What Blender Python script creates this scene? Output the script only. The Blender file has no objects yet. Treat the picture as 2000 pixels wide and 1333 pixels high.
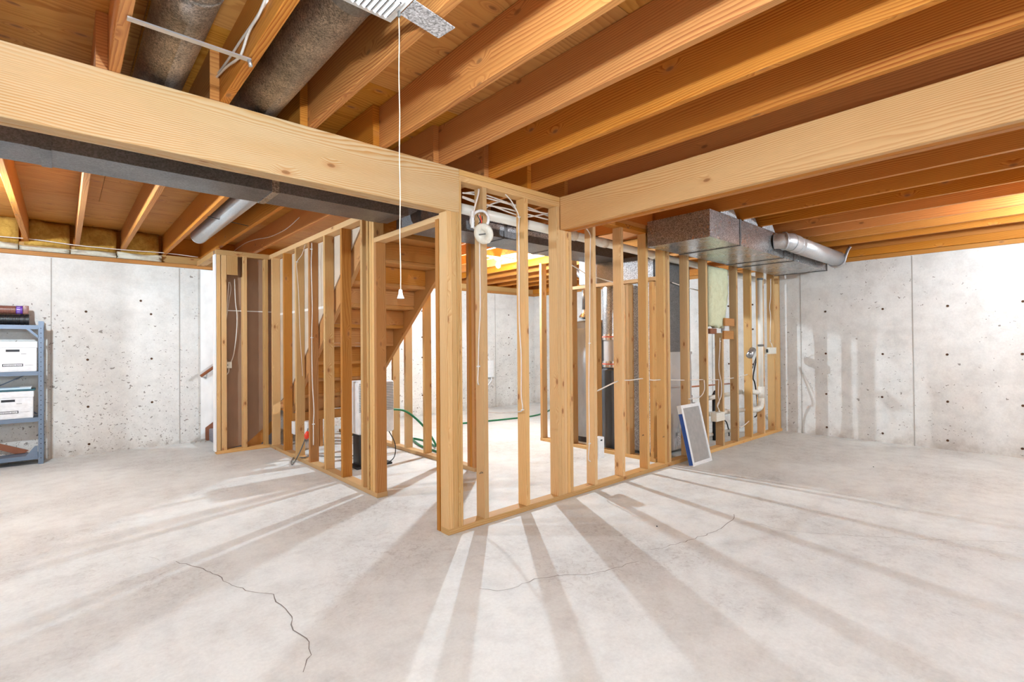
import bpy, bmesh, math, random
from mathutils import Vector, Matrix
random.seed(7)
C = bpy.context.scene.collection
SC = bpy.context.scene

# ------------------------------------------------------------------ camera
FPX, YAW, PIT, ROL, EYE = 976.3, .838694, .0082937, -.0079254, Vector((0, 0, 1.2))
_f = Vector((math.cos(YAW)*math.cos(PIT), math.sin(YAW)*math.cos(PIT), math.sin(PIT)))
_r = Vector((math.sin(YAW), -math.cos(YAW), 0)); _u = _r.cross(_f)
_c, _s = math.cos(ROL), math.sin(ROL)
RT, UP = _c*_r+_s*_u, -_s*_r+_c*_u
cam = bpy.data.objects.new('camera', bpy.data.cameras.new('camera')); C.objects.link(cam)
cam.data.sensor_width = 36; cam.data.lens = 36*FPX/2000; cam.data.clip_start = .05
cam.matrix_world = Matrix(((RT.x, UP.x, -_f.x, EYE.x), (RT.y, UP.y, -_f.y, EYE.y), (RT.z, UP.z, -_f.z, EYE.z), (0, 0, 0, 1)))
SC.camera = cam

# ------------------------------------------------------------------ world, exposure
w = bpy.data.worlds.new('world'); SC.world = w; w.use_nodes = True
w.node_tree.nodes['Background'].inputs[0].default_value = (1, .95, .9, 1)
w.node_tree.nodes['Background'].inputs[1].default_value = .03
SC.view_settings.view_transform = 'Standard'; SC.view_settings.look = 'None'
SC.view_settings.gamma = 1; SC.view_settings.use_curve_mapping = False
SC.view_settings.exposure = 2.36
SC.cycles.max_bounces = 6; SC.cycles.diffuse_bounces = 5; SC.cycles.glossy_bounces = 3; SC.cycles.transmission_bounces = 0; SC.cycles.transparent_max_bounces = 2
SC.cycles.use_adaptive_sampling = True; SC.cycles.adaptive_threshold = .05; SC.cycles.caustics_reflective = False; SC.cycles.caustics_refractive = False
BULB_A, BULB_B, BULB_C, BULB_D, BULB_FILL = 1450, 620, 780, 980, 470   # emission strengths, the last for the added fill bulbs
BULB_COL = (.80, .955, 1.07)


def ray(x, y):
    return (x-1000)/FPX*RT + (666.5-y)/FPX*UP + _f
def onZ(x, y, z=0.):
    d = ray(x, y); return EYE + d*((z-EYE.z)/d.z)
def onX(x, y, X):
    d = ray(x, y); return EYE + d*(X/d.x)
def onY(x, y, Y):
    d = ray(x, y); return EYE + d*(Y/d.y)

# ------------------------------------------------------------------ materials
class NT:
    def __init__(s, name):
        m = bpy.data.materials.new(name); m.use_nodes = True; s.m = m; s.t = m.node_tree
        s.b = s.t.nodes['Principled BSDF']
    def n(s, typ, ins={}, **kw):
        nd = s.t.nodes.new('ShaderNode'+typ)
        for k, v in kw.items(): setattr(nd, k, v)
        for k, v in ins.items(): s.put(nd.inputs[k], v)
        return nd
    def put(s, sock, v):
        if isinstance(v, bpy.types.NodeSocket): s.t.links.new(v, sock)
        elif isinstance(v, bpy.types.Node): s.t.links.new(v.outputs[0], sock)
        else:
            if sock.type == 'RGBA' and len(v) == 3: v = (*v, 1)
            sock.default_value = v
    def math(s, op, a, b=None, c=None, clamp=False):
        nd = s.t.nodes.new('ShaderNodeMath'); nd.operation = op; nd.use_clamp = clamp
        s.put(nd.inputs[0], a)
        if b is not None: s.put(nd.inputs[1], b)
        if c is not None: s.put(nd.inputs[2], c)
        return nd.outputs[0]
    def mix(s, f, a, b, typ='MIX'):
        nd = s.t.nodes.new('ShaderNodeMix'); nd.data_type = 'RGBA'; nd.blend_type = typ
        s.put(nd.inputs[0], f); s.put(nd.inputs[6], a); s.put(nd.inputs[7], b); return nd.outputs[2]
    def ramp(s, f, stops):
        nd = s.t.nodes.new('ShaderNodeValToRGB'); s.put(nd.inputs[0], f)
        e = nd.color_ramp.elements
        while len(e) < len(stops): e.new(.5)
        for k, (p, c) in enumerate(stops):
            e[k].position = p; e[k].color = (*c, 1) if not isinstance(c, (int, float)) else (c, c, c, 1)
        return nd.outputs[0]
    def maprange(s, v, a, b, c=0., d=1.):
        nd = s.n('MapRange', {0: v, 1: a, 2: b, 3: c, 4: d}); return nd.outputs[0]
    def bump(s, h, st=.3, d=.01):
        nd = s.n('Bump', {'Strength': st, 'Distance': d, 'Height': h}); s.put(s.b.inputs['Normal'], nd.outputs[0])

def plain(name, col, rough=.6, metal=0., emit=0., spec=.5):
    k = NT(name); k.put(k.b.inputs['Base Color'], col); k.b.inputs['Roughness'].default_value = rough
    k.b.inputs['Metallic'].default_value = metal; k.b.inputs['Specular IOR Level'].default_value = spec
    if emit:
        k.put(k.b.inputs['Emission Color'], col); k.b.inputs['Emission Strength'].default_value = emit
    # faint mottling so the surface is never perfectly even
    if not emit:
        nz = k.n('TexNoise', {'Scale': 9., 'Detail': 4.})
        f = k.maprange(nz.outputs[0], .3, .7, .9, 1.06)
        k.put(k.b.inputs['Base Color'], k.mix(1., col, f, 'MULTIPLY'))
    return k.m

def wood(name, early, late, freq=90., knots=.5, var=.16, contrast=.8, rough=.62, amin=.35, big_=16.):
    k = NT(name)
    uv = k.n('UVMap').outputs[0]; oi = k.n('ObjectInfo').outputs['Random']
    sp = k.n('SeparateXYZ', {0: uv})
    u = k.math('ADD', sp.outputs[0], k.math('MULTIPLY', oi, 57.3))
    v = k.math('ADD', sp.outputs[1], k.math('MULTIPLY', oi, 13.7))
    # knots stretch and bend the rings round them
    kc = k.n('CombineXYZ', {0: k.math('MULTIPLY', u, 4.2), 1: k.math('MULTIPLY', v, 9.), 2: 0.})
    vor = k.n('TexVoronoi', {'Vector': kc, 'Scale': 1.0, 'Randomness': 1.}, voronoi_dimensions='2D')
    rnd = k.n('SeparateColor', {0: vor.outputs['Color']}).outputs[0]
    dist = vor.outputs['Distance']
    has = k.math('LESS_THAN', rnd, knots*.5)
    bend = k.math('MULTIPLY', k.maprange(dist, 0., .35, 1., 0.), has)
    big = k.n('TexNoise', {'Vector': k.n('CombineXYZ', {0: k.math('MULTIPLY', u, .55), 1: k.math('MULTIPLY', v, 4.), 2: oi}), 'Scale': 1., 'Detail': 1.5, 'Roughness': .4}).outputs[0]
    wob = k.n('TexNoise', {'Vector': k.n('CombineXYZ', {0: k.math('MULTIPLY', u, 5.), 1: k.math('MULTIPLY', v, 22.), 2: oi}), 'Scale': 1., 'Detail': 2.}).outputs[0]
    ph = k.math('ADD', k.math('MULTIPLY', v, freq), k.math('MULTIPLY', big, big_))
    ph = k.math('ADD', ph, k.math('MULTIPLY', wob, .9)); ph = k.math('ADD', ph, k.math('MULTIPLY', bend, 3.2))
    fr = k.math('FRACT', ph)
    ring = k.ramp(fr, [(0., 0.), (.35, .12), (.78, .85), (.9, 1.), (1., 0.)])
    # ring contrast varies: strong cathedral zones, calm sapwood zones
    amp = k.maprange(k.n('TexNoise', {'Vector': k.n('CombineXYZ', {0: k.math('MULTIPLY', u, .8), 1: k.math('MULTIPLY', v, 7.), 2: 3.}), 'Scale': 1., 'Detail': 2.}).outputs[0], .35, .68, amin, 1.)
    ring = k.math('MULTIPLY', k.math('MULTIPLY', ring, amp), contrast)
    col = k.mix(ring, early, late)
    fib = k.n('TexNoise', {'Vector': k.n('CombineXYZ', {0: k.math('MULTIPLY', u, 12.), 1: k.math('MULTIPLY', v, 700.), 2: 0.}), 'Scale': 1., 'Detail': 2.}).outputs[0]
    col = k.mix(1., col, k.maprange(fib, .3, .7, .9, 1.08), 'MULTIPLY')
    tone = k.n('TexNoise', {'Vector': k.n('CombineXYZ', {0: k.math('MULTIPLY', u, 1.1), 1: k.math('MULTIPLY', v, 5.), 2: 8.}), 'Scale': 1., 'Detail': 3.}).outputs[0]
    col = k.mix(k.maprange(tone, .42, .75, 0., .4), col, tuple(a*b for a, b in zip(early, (.9, .74, .52))))
    hs = k.n('HueSaturation', {'Color': col, 'Value': k.maprange(oi, 0., 1., 1-var, 1+var*.6), 'Saturation': k.maprange(k.math('FRACT', k.math('MULTIPLY', oi, 7.31)), 0., 1., .95, 1.08)}).outputs[0]
    kn = k.math('MULTIPLY', k.maprange(dist, .075, .105, 1., 0.), has)
    knc = k.mix(k.maprange(dist, 0., .09), (.07, .03, .012), (.30, .12, .04))
    col = k.mix(k.math('MULTIPLY', kn, .88), hs, knc)
    halo = k.math('MULTIPLY', k.maprange(dist, .1, .26, .38, 0.), has)
    col = k.mix(halo, col, (.52, .22, .07))
    k.put(k.b.inputs['Base Color'], col); k.b.inputs['Roughness'].default_value = rough
    k.b.inputs['Specular IOR Level'].default_value = .3
    k.bump(k.math('SUBTRACT', fib, k.math('MULTIPLY', ring, .6)), .12, .002)
    return k.m

PINE = wood('pine lumber', (.71, .46, .215), (.50, .215, .055), var=.22)
JOIST = wood('pine joist lumber', (.64, .275, .07), (.33, .07, .010), 80., .42, .10, .95)
BEAM = wood('sawn beam lumber', (.675, .50, .305), (.54, .26, .085), 88., .10, .05, 1., amin=.5, big_=24.)
BEAM2 = wood('warm beam lumber', (.72, .44, .185), (.52, .19, .035), 82., .24, .05, 1., amin=.5, big_=24.)
AGED = wood('darker amber pine lumber', (.52, .235, .065), (.34, .11, .02), 70., .5, .1)
PLY = wood('plywood sheathing', (.62, .30, .07), (.38, .12, .014), 26., .5, .10, .95)
STAIRW = wood('stair lumber', (.56, .27, .08), (.38, .135, .03), 80., .4, .15)

def concrete(name, base, dark, holes=.0, floor=False):
    k = NT(name); g = k.n('NewGeometry'); p = g.outputs['Position']
    n1 = k.n('TexNoise', {'Vector': p, 'Scale': .9, 'Detail': 6., 'Roughness': .6}).outputs[0]
    n2 = k.n('TexNoise', {'Vector': p, 'Scale': 7., 'Detail': 8., 'Roughness': .65}).outputs[0]
    n3 = k.n('TexNoise', {'Vector': p, 'Scale': 60., 'Detail': 5., 'Roughness': .7}).outputs[0]
    f = k.math('ADD', k.math('MULTIPLY', k.maprange(n1, .42, .72), .5), k.math('MULTIPLY', k.maprange(n2, .45, .75), .42))
    col = k.mix(k.math('MULTIPLY', f, 1.35), base, dark)
    col = k.mix(1., col, k.maprange(n3, .3, .7, .93, 1.05), 'MULTIPLY')
    z = k.n('SeparateXYZ', {0: p}).outputs[2]
    if floor:
        sc = k.n('TexNoise', {'Vector': p, 'Scale': 26., 'Detail': 7., 'Roughness': .8, 'Distortion': 1.2}).outputs[0]
        zone = k.maprange(n1, .44, .62)
        col = k.mix(k.math('MULTIPLY', k.maprange(sc, .50, .62, 0., .5), zone), col, (.33, .29, .27))
        k.b.inputs['Roughness'].default_value = .62
        k.bump(n3, .12, .002)
    else:
        if holes:
            mp = k.n('Mapping', {'Vector': p, 'Scale': (1., 1., 1.35)})
            ds = k.n('TexNoise', {'Vector': p, 'Scale': 25., 'Detail': 2.})
            mv = k.n('VectorMath', {0: mp.outputs[0], 1: k.n('VectorMath', {0: ds.outputs['Color'], 3: .09}, operation='SCALE').outputs[0]}, operation='ADD')
            for s_, thr, lim in ((9., .17, .4), (19., .27, .6), (44., .34, .6)):
                vo = k.n('TexVoronoi', {'Vector': mv.outputs[0], 'Scale': s_})
                rn = k.n('SeparateColor', {0: vo.outputs['Color']})
                size = k.math('MULTIPLY', rn.outputs[0], thr)
                low = k.math('ADD', k.maprange(z, .1, 1.9, holes, .02), k.maprange(n1, .45, .7, -.1, .25))
                on = k.math('LESS_THAN', rn.outputs[1], low)
                hole = k.math('MULTIPLY', k.math('LESS_THAN', vo.outputs['Distance'], size), on)
                col = k.mix(k.math('MULTIPLY', hole, .8), col, (.20, .165, .14))
        streak = k.n('TexNoise', {'Vector': k.n('Mapping', {'Vector': p, 'Scale': (1.2, 1.2, 5.)}).outputs[0], 'Scale': 1.3, 'Detail': 5., 'Distortion': .6}).outputs[0]
        col = k.mix(k.maprange(streak, .56, .72, 0., .35), col, tuple(c*.72 for c in base))
        foot = k.math('MULTIPLY', k.maprange(z, .0, .16, .5, 0.), k.maprange(n2, .3, .6))
        col = k.mix(foot, col, (.36, .29, .23))
        k.b.inputs['Roughness'].default_value = .85
        k.bump(k.math('ADD', n3, n2), .25, .004)
    k.put(k.b.inputs['Base Color'], col); k.b.inputs['Specular IOR Level'].default_value = .25
    return k.m

FLOORM = concrete('floor concrete', (.735, .745, .725), (.53, .525, .505), floor=True)
WALLL = concrete('left wall concrete', (.765, .745, .71), (.59, .565, .53), holes=.6)
WALLR = concrete('right wall concrete', (.765, .745, .715), (.56, .535, .505), holes=.13)

def galv(name, base, rough=.38, scale=60., metal=.85, contrast=.35, dark=.4):
    k = NT(name); p = k.n('TexCoord').outputs['Object']
    vo = k.n('TexVoronoi', {'Vector': p, 'Scale': scale}); rn = k.n('SeparateColor', {0: vo.outputs['Color']}).outputs[0]
    n = k.n('TexNoise', {'Vector': p, 'Scale': 3.5, 'Detail': 6., 'Roughness': .62}).outputs[0]
    f = k.math('MULTIPLY', k.maprange(rn, 0., 1., 1-contrast, 1+contrast*.5), k.maprange(n, .3, .75, 1.1, dark+.3))
    k.put(k.b.inputs['Base Color'], k.mix(1., base, f, 'MULTIPLY'))
    k.b.inputs['Metallic'].default_value = metal
    k.put(k.b.inputs['Roughness'], k.maprange(n, .3, .7, rough-.02, rough+.04))
    k.bump(rn, .06, .002)
    return k.m
GALV = galv('galvanized duct sheet', (.52, .52, .53), .27, 170., .85, .6, .75)
GALVR = galv('smooth galvanized pipe', (.50, .50, .51), .36, 200., .6, .15, .85)
GALVD = galv('dark duct sheet', (.24, .235, .24), .40, 150., .7, .3)  # darker grey base than the other duct sheets
GALVP = galv('pale spangled sheet', (.66, .67, .70), .42, 150., .5, .6, .55)
GALVREF = galv('duct with painted reflections', (.56, .46, .38), .42, 220., .75, .7, -.15)  # brown base and strong mottle imitate reflections in galvanized metal
SHEET = galv('smooth furnace sheet', (.55, .53, .52), .34, 8., .5, .06, .8)
STEEL = plain('zinc hanger steel', (.62, .63, .66), .3, .9)
SHELFM = plain('blue grey enamelled steel', (.17, .22, .30), .4, .2)
WHITE = plain('white plastic', (.82, .82, .82), .4)
OFFW = plain('ivory plastic', (.80, .76, .66), .45)
PVC = plain('cream pipe plastic', (.80, .76, .68), .35)
CABLE = plain('white cable sheath', (.80, .73, .66), .5)
BLACK = plain('black rubber', (.012, .012, .014), .45)
DARKG = plain('dark tank jacket', (.06, .065, .075), .35)
TANK = plain('grey tank enamel', (.33, .35, .37), .3, .2)
DRYW = plain('white drywall', (.93, .92, .90), .8)
DRYB = plain('brown drywall paper', (.34, .21, .135), .85)
DRYBL = plain('tan drywall paper', (.60, .49, .38), .85)
TAPE = plain('white joint tape', (.85, .83, .8), .8)
ROPE = plain('twisted cotton cord', (.80, .66, .5), .9)
GREEN = plain('green hose vinyl', (.01, .16, .06), .4)
RED = plain('orange red plug rubber', (.85, .06, .02), .45)
GREYC = plain('grey cord', (.16, .15, .14), .5)
CARPET = plain('grey carpet', (.27, .27, .31), .95)
COPPER = plain('copper pipe', (.55, .22, .12), .35, .8)
BROWNP = plain('brown ribbed drain hose', (.22, .085, .06), .4)
PURPLE = plain('purple printed label', (.12, .03, .35), .5)
BOXW = plain('white cardboard', (.80, .80, .82), .7)
INK = plain('black print', (.02, .02, .025), .6)
TEAL = plain('dark teal binder', (.02, .10, .13), .5)
PALEB = plain('pale blue paper', (.5, .68, .8), .6)
RUST = plain('rust brown board', (.28, .10, .05), .7)
BLUE = plain('blue filter edge print', (.03, .10, .38), .6)
PLEAT = plain('grey filter fabric', (.46, .435, .41), .9)
HOLEM = plain('rusty tie hole', (.10, .045, .02), .9)
CRACKM = plain('crack in slab', (.22, .19, .17), .95)
JOINTM = plain('form joint line', (.42, .38, .34), .95)
FOIL = plain('foil duct tape', (.75, .75, .76), .22, .9)
REDT = plain('red printed tape', (.75, .16, .10), .5)
HANDR = plain('varnished handrail', (.36, .11, .04), .3)
GRAVEL = plain('concrete crumbs', (.5, .44, .38), .9)

def insul(name, a, b):
    k = NT(name); p = k.n('TexCoord').outputs['Object']
    n = k.n('TexNoise', {'Vector': p, 'Scale': 14., 'Detail': 9., 'Roughness': .75, 'Distortion': 1.}).outputs[0]
    k.put(k.b.inputs['Base Color'], k.mix(k.maprange(n, .35, .7), a, b)); k.b.inputs['Roughness'].default_value = 1.
    k.bump(n, .9, .02); return k.m
BATTY = insul('amber fibreglass', (.78, .47, .10), (.50, .24, .03))
BATTW = insul('cream fibreglass facing', (.88, .83, .70), (.74, .68, .54))
BATTG = insul('pale green fibreglass', (.80, .80, .56), (.64, .62, .38))

# ------------------------------------------------------------------ builders
WL = {}
def link(o, parent, loc, name=None):
    C.objects.link(o); loc = Vector(loc); WL[o.name] = loc
    if parent is not None:
        o.parent = parent; o.location = loc-WL[parent.name]
    else: o.location = loc
    return o
def tag(o, label=None, cat=None, group=None, kind=None):
    if label: o['label'] = label
    if cat: o['category'] = cat
    if group: o['group'] = group
    if kind: o['kind'] = kind
    return o
def thing(name, loc, label, cat, group=None):
    o = bpy.data.objects.new(name, None); o.empty_display_size = .1
    return tag(link(o, None, loc), label, cat, group)
def mesh_obj(name, verts, faces, mat, parent=None, loc=None, smooth=False, uvs=None, mats=None, fm=None):
    if loc is None:
        n = len(verts); loc = Vector((sum(v[0] for v in verts)/n, sum(v[1] for v in verts)/n, min(v[2] for v in verts)))
    me = bpy.data.meshes.new(name)
    me.from_pydata([(v[0]-loc[0], v[1]-loc[1], v[2]-loc[2]) for v in verts], [], faces)
    me.materials.append(mat)
    for m in (mats or []): me.materials.append(m)
    if fm:
        for i, p in enumerate(me.polygons): p.material_index = fm[i]
    if smooth:
        for p in me.polygons: p.use_smooth = True
    if uvs is not None:
        l = me.uv_layers.new(name='UVMap')
        for i, uv in enumerate(uvs): l.data[i].uv = uv
    me.update()
    o = bpy.data.objects.new(name, me)
    return link(o, parent, loc)
BF = [(0, 4, 6, 2), (1, 3, 7, 5), (0, 1, 5, 4), (2, 6, 7, 3), (0, 2, 3, 1), (4, 5, 7, 6)]
def boxv(x0, x1, y0, y1, z0, z1):
    return [(x, y, z) for x in (x0, x1) for y in (y0, y1) for z in (z0, z1)]
def wooduv(verts, faces, ax):
    out = []
    a = 'XYZ'.index(ax) if isinstance(ax, str) else ax
    o = [i for i in range(3) if i != a]
    for f in faces:
        p = [Vector(verts[i]) for i in f]
        n = (p[1]-p[0]).cross(p[2]-p[0]); m = max(range(3), key=lambda i: abs(n[i]))
        for q in p:
            if m == a: out.append((q[o[0]]*.3+7.7, q[o[1]]*1.))
            else:
                c = [i for i in o if i != m][0]; out.append((q[a], q[c]+m*.37+(.11 if n[m] > 0 else 0)))
    return out
def board(name, x0, x1, y0, y1, z0, z1, ax, mat=None, parent=None, bev=.0025):
    """sawn board with slightly eased arrises; grain runs along axis ax"""
    mat = mat or PINE
    cx, cy, cz = (x0+x1)/2, (y0+y1)/2, (z0+z1)/2
    d = [x1-x0, y1-y0, z1-z0]; a = 'XYZ'.index(ax); o = [i for i in range(3) if i != a]
    b = min(bev, d[o[0]]*.2, d[o[1]]*.2)
    h0, h1 = d[o[0]]/2, d[o[1]]/2
    sec = [(-h0+b, -h1), (h0-b, -h1), (h0, -h1+b), (h0, h1-b), (h0-b, h1), (-h0+b, h1), (-h0, h1-b), (-h0, -h1+b)]
    vs = []
    for s in (-1, 1):
        for (p, q) in sec:
            v = [0, 0, 0]; v[a] = s*d[a]/2; v[o[0]] = p; v[o[1]] = q; vs.append(tuple(v))
    fs = [tuple(range(8))[::-1], tuple(range(8, 16))] + [(i, (i+1) % 8, 8+(i+1) % 8, 8+i) for i in range(8)]
    if (a == 1): fs = [f[::-1] for f in fs]
    uv = wooduv(vs, fs, ax)
    loc = Vector((cx, cy, cz))
    return mesh_obj(name, [Vector(v)+loc for v in vs], fs, mat, parent, loc, uvs=uv)
def box(name, x0, x1, y0, y1, z0, z1, mat, parent=None, bev=0.):
    o = mesh_obj(name, boxv(x0, x1, y0, y1, z0, z1), BF, mat, parent, ((x0+x1)/2, (y0+y1)/2, z0))
    if bev:
        bm = bmesh.new(); bm.from_mesh(o.data)
        bmesh.ops.bevel(bm, geom=bm.edges[:], offset=bev, segments=3, affect='EDGES', profile=.5)
        for f in bm.faces: f.smooth = True
        bm.to_mesh(o.data); bm.free()
    return o
def prism(name, poly, ax, a0, a1, mat, parent=None, uvax=None):
    """poly: points in the two other axes; extruded along ax"""
    a = 'XYZ'.index(ax); o = [i for i in range(3) if i != a]; n = len(poly); vs = []
    for s in (a0, a1):
        for p in poly:
            v = [0, 0, 0]; v[a] = s; v[o[0]] = p[0]; v[o[1]] = p[1]; vs.append(tuple(v))
    fs = [tuple(range(n)), tuple(range(2*n-1, n-1, -1))]+[(i, n+i, n+(i+1) % n, (i+1) % n) for i in range(n)]
    ob = mesh_obj(name, vs, fs, mat, parent, uvs=wooduv(vs, fs, uvax) if uvax else None)
    bm = bmesh.new(); bm.from_mesh(ob.data); bmesh.ops.recalc_face_normals(bm, faces=bm.faces); bm.to_mesh(ob.data); bm.free()
    return ob
def slope_board(name, p, q, width, x0, x1, mat, parent=None, vertical=False):
    """board lying in a YZ plane from lower-edge point p to q (y,z); grain along its length; thickness x0..x1"""
    d = Vector((q[0]-p[0], q[1]-p[1])); L = d.length; t = d/L; nrm = Vector((-t.y, t.x))
    if nrm.y < 0: nrm = -nrm
    vs = []; 
    pts = [(0, 0), (L, 0), (L, width), (0, width)]
    for X in (x0, x1):
        for (s, h) in pts: vs.append((X, p[0]+t.x*s+nrm.x*h, p[1]+t.y*s+nrm.y*h))
    fs = [(0, 1, 2, 3), (7, 6, 5, 4), (0, 4, 5, 1), (1, 5, 6, 2), (2, 6, 7, 3), (3, 7, 4, 0)]
    uvs = []
    loc2 = [(0, s, h) for (s, h) in pts]+[(x1-x0, s, h) for (s, h) in pts]
    uvs = wooduv([(a, b, c) for a, b, c in loc2], fs, 'Y')
    ob = mesh_obj(name, vs, fs, mat, parent, uvs=uvs)
    bm = bmesh.new(); bm.from_mesh(ob.data); bmesh.ops.recalc_face_normals(bm, faces=bm.faces); bm.to_mesh(ob.data); bm.free()
    return ob
def smoothpts(pts, k=6):
    P = [Vector(p) for p in pts]
    if len(P) < 3: return P
    out = []
    for i in range(len(P)-1):
        a = P[max(i-1, 0)]; b = P[i]; c = P[i+1]; d = P[min(i+2, len(P)-1)]
        for j in range(k):
            t = j/k; out.append(.5*((2*b)+(c-a)*t+(2*a-5*b+4*c-d)*t*t+(3*b-a-3*c+d)*t**3))
    return out+[P[-1]]
def tube(name, pts, r, mat, parent=None, n=8, k=6, rad=None, cap=True, flat=1., loc=None):
    P = smoothpts(pts, k) if k else [Vector(p) for p in pts]
    vs, fs = [], []
    t0 = (P[1]-P[0]).normalized(); up = Vector((0, 0, 1)) if abs(t0.z) < .9 else Vector((1, 0, 0))
    nn = t0.cross(up).normalized()
    for i, p in enumerate(P):
        t = (P[min(i+1, len(P)-1)]-P[max(i-1, 0)]).normalized()
        nn = (nn-t*nn.dot(t)).normalized(); b = t.cross(nn)
        rr = rad(i/(len(P)-1)) if rad else r
        for j in range(n):
            a = 2*math.pi*j/n; vs.append(p+rr*(math.cos(a)*nn+math.sin(a)*b*flat))
    for i in range(len(P)-1):
        for j in range(n): fs.append((i*n+j, i*n+(j+1) % n, (i+1)*n+(j+1) % n, (i+1)*n+j))
    if cap: fs += [tuple(range(n))[::-1], tuple(range((len(P)-1)*n, len(P)*n))]
    return mesh_obj(name, vs, fs, mat, parent, loc if loc is not None else Vector(P[0]), smooth=n > 4)
def cyl(name, p, q, r, mat, parent=None, n=24, r2=None):
    return tube(name, [p, q], r, mat, parent, n, 0, rad=(lambda t: r+(r2-r)*t) if r2 is not None else None, loc=Vector(p))
def lathe(name, prof, c, mat, parent=None, n=32, ax='Z'):
    vs, fs = [], []
    for (r, h) in prof:
        for j in range(n):
            a = 2*math.pi*j/n; x, y = r*math.cos(a), r*math.sin(a)
            v = {'Z': (x, y, h), 'X': (h, x, y), 'Y': (x, h, y)}[ax]
            vs.append((c[0]+v[0], c[1]+v[1], c[2]+v[2]))
    for i in range(len(prof)-1):
        for j in range(n): fs.append((i*n+j, i*n+(j+1) % n, (i+1)*n+(j+1) % n, (i+1)*n+j))
    fs += [tuple(range(n))[::-1], tuple(range((len(prof)-1)*n, len(prof)*n))]
    o = mesh_obj(name, vs, fs, mat, parent, c, smooth=True)
    bm = bmesh.new(); bm.from_mesh(o.data); bmesh.ops.recalc_face_normals(bm, faces=bm.faces)
    for e in bm.edges:
        if len(e.link_faces) == 2 and e.calc_face_angle(0) > .7: e.smooth = False
    bm.to_mesh(o.data); bm.free(); return o

# ================================================================== STRUCTURE
XL, YN, XR, YF = -3.3, -3.6, 7.31, 7.44         # inner faces of the basement
ZJ, ZS = 2.346, 2.585                            # joist bottoms, subfloor underside
ZW = 2.206                                       # concrete wall height
Y0 = 2.6245                                      # near face of the long stud wall
floor = box('floor', XL-.2, XR+.2, YN-.2, YF+.2, -.12, 0, FLOORM); tag(floor, kind='structure')
wl = box('wall_left', XL-.2, XR+.2, YF, YF+.2, 0, ZW, WALLL); tag(wl, kind='structure')
wr = box('wall_right', XR, XR+.2, YN-.2, YF, 0, ZW, WALLR); tag(wr, kind='structure')
wn = box('wall_near', XL-.2, XR+.2, YN-.2, YN, 0, ZW, WALLR); tag(wn, kind='structure')
wb = box('wall_behind', XL-.2, XL, YN, YF, 0, ZW, WALLR); tag(wb, kind='structure')

# cracks in the slab (thin ribbons with real edges, following their course on the floor)
def crack(px, wid):
    P = [onZ(x, y, 0) for x, y in px]; Q = []
    for a, b in zip(P, P[1:]):
        m = max(1, int((b-a).length/.035))
        for i in range(m): Q.append(a.lerp(b, i/m)+Vector((random.uniform(-.009, .009), random.uniform(-.009, .009), 0)))
    vs, fs = [], []
    for i, p in enumerate(Q):
        t = (Q[min(i+1, len(Q)-1)]-Q[max(i-1, 0)]).normalized(); s = Vector((-t.y, t.x, 0))*wid*random.uniform(.5, 1.3)
        vs += [(p.x-s.x, p.y-s.y, .0006), (p.x+s.x, p.y+s.y, .0006)]
        if i: fs.append((2*i-2, 2*i, 2*i+1, 2*i-1))
    mesh_obj('crack', vs, fs, CRACKM, floor)
z2 = lambda L: [(x/2.222, 850+y/2.222) for x, y in L]
crack(z2([(650, 528), (700, 545), (735, 550)]), .0009)
crack(z2([(765, 550), (850, 575), (900, 588), (960, 618), (990, 645), (1090, 683), (1190, 693), (1215, 740), (1265, 790), (1265, 825), (1300, 870), (1345, 900), (1355, 950), (1330, 1000), (1310, 1070)]), .0022)
z3 = lambda L: [(800+x/2.5, 900+y/2.5) for x, y in L]
crack(z3([(340, 622), (430, 632), (500, 628), (550, 600), (640, 575), (720, 560), (900, 555), (1010, 525), (1060, 510), (1120, 495), (1140, 475)]), .0016)
crack(z3([(1180, 440), (1300, 410), (1430, 370), (1510, 340), (1550, 303), (1580, 290), (1585, 255)]), .0021)
crack(z3([(1585, 308), (1700, 310), (1850, 345), (2000, 358), (2200, 368), (2500, 385), (2990, 400)]), .0011)

# form joints and tie holes of the poured walls
def vline(parent, X, Y, ax):
    d = .004
    if ax == 'X': box('form_joint', X-d, X+.002, Y-.004, Y+.004, .0, ZW-.01, JOINTM, parent)
    else: box('form_joint', X-.004, X+.004, Y-d, Y+.002, .0, ZW-.01, JOINTM, parent)
for px in (1565, 1784): vline(wr, XR, onX(px, 700, XR).y, 'X')
for y in (1.46-1.22*1.9, -1.6, 3.6, 4.85, 6.1): vline(wr, XR, y, 'X')
for px in (100, 351): vline(wl, onY(px, 700, YF).x, YF, 'Y')
for x in (-1.9, 2.6, 3.8, 5.05, 6.25): vline(wl, x, YF, 'Y')
hole0 = None
def tie(parent, p, ax):
    global hole0
    r = .013
    if ax == 'X': o = lathe('tie_hole', [(r, 0), (r*.95, -.004), (r*.35, .003)], (p.x, p.y, p.z), HOLEM, parent, 10, 'X')
    else: o = lathe('tie_hole', [(r, 0), (r*.95, -.004), (r*.35, .003)], (p.x, p.y, p.z), HOLEM, parent, 10, 'Y')
for p in ((1612, 609), (1724, 604), (1851, 598), (1998, 589), (1613, 691), (1724, 692), (1850, 693), (1614, 770), (1723, 776), (1851, 785), (1998, 793),
          (1615, 835), (1724, 847), (1851, 861), (1997, 692), (1997, 877)):
    q = onX(p[0], p[1], XR); q.x -= .001; tie(wr, q, 'X')
for p in ((168, 609), (295, 614), (275, 588), (171, 703), (296, 701), (172, 795), (297, 786), (174, 868)):
    q = onY(p[0], p[1], YF); q.y -= .001; tie(wl, q, 'Y')
for x in (4.6, 5.75, 6.6):
    for z in (.35, 1.0, 1.35, 1.8): tie(wl, Vector((x, YF-.001, z)), 'Y')
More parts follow.
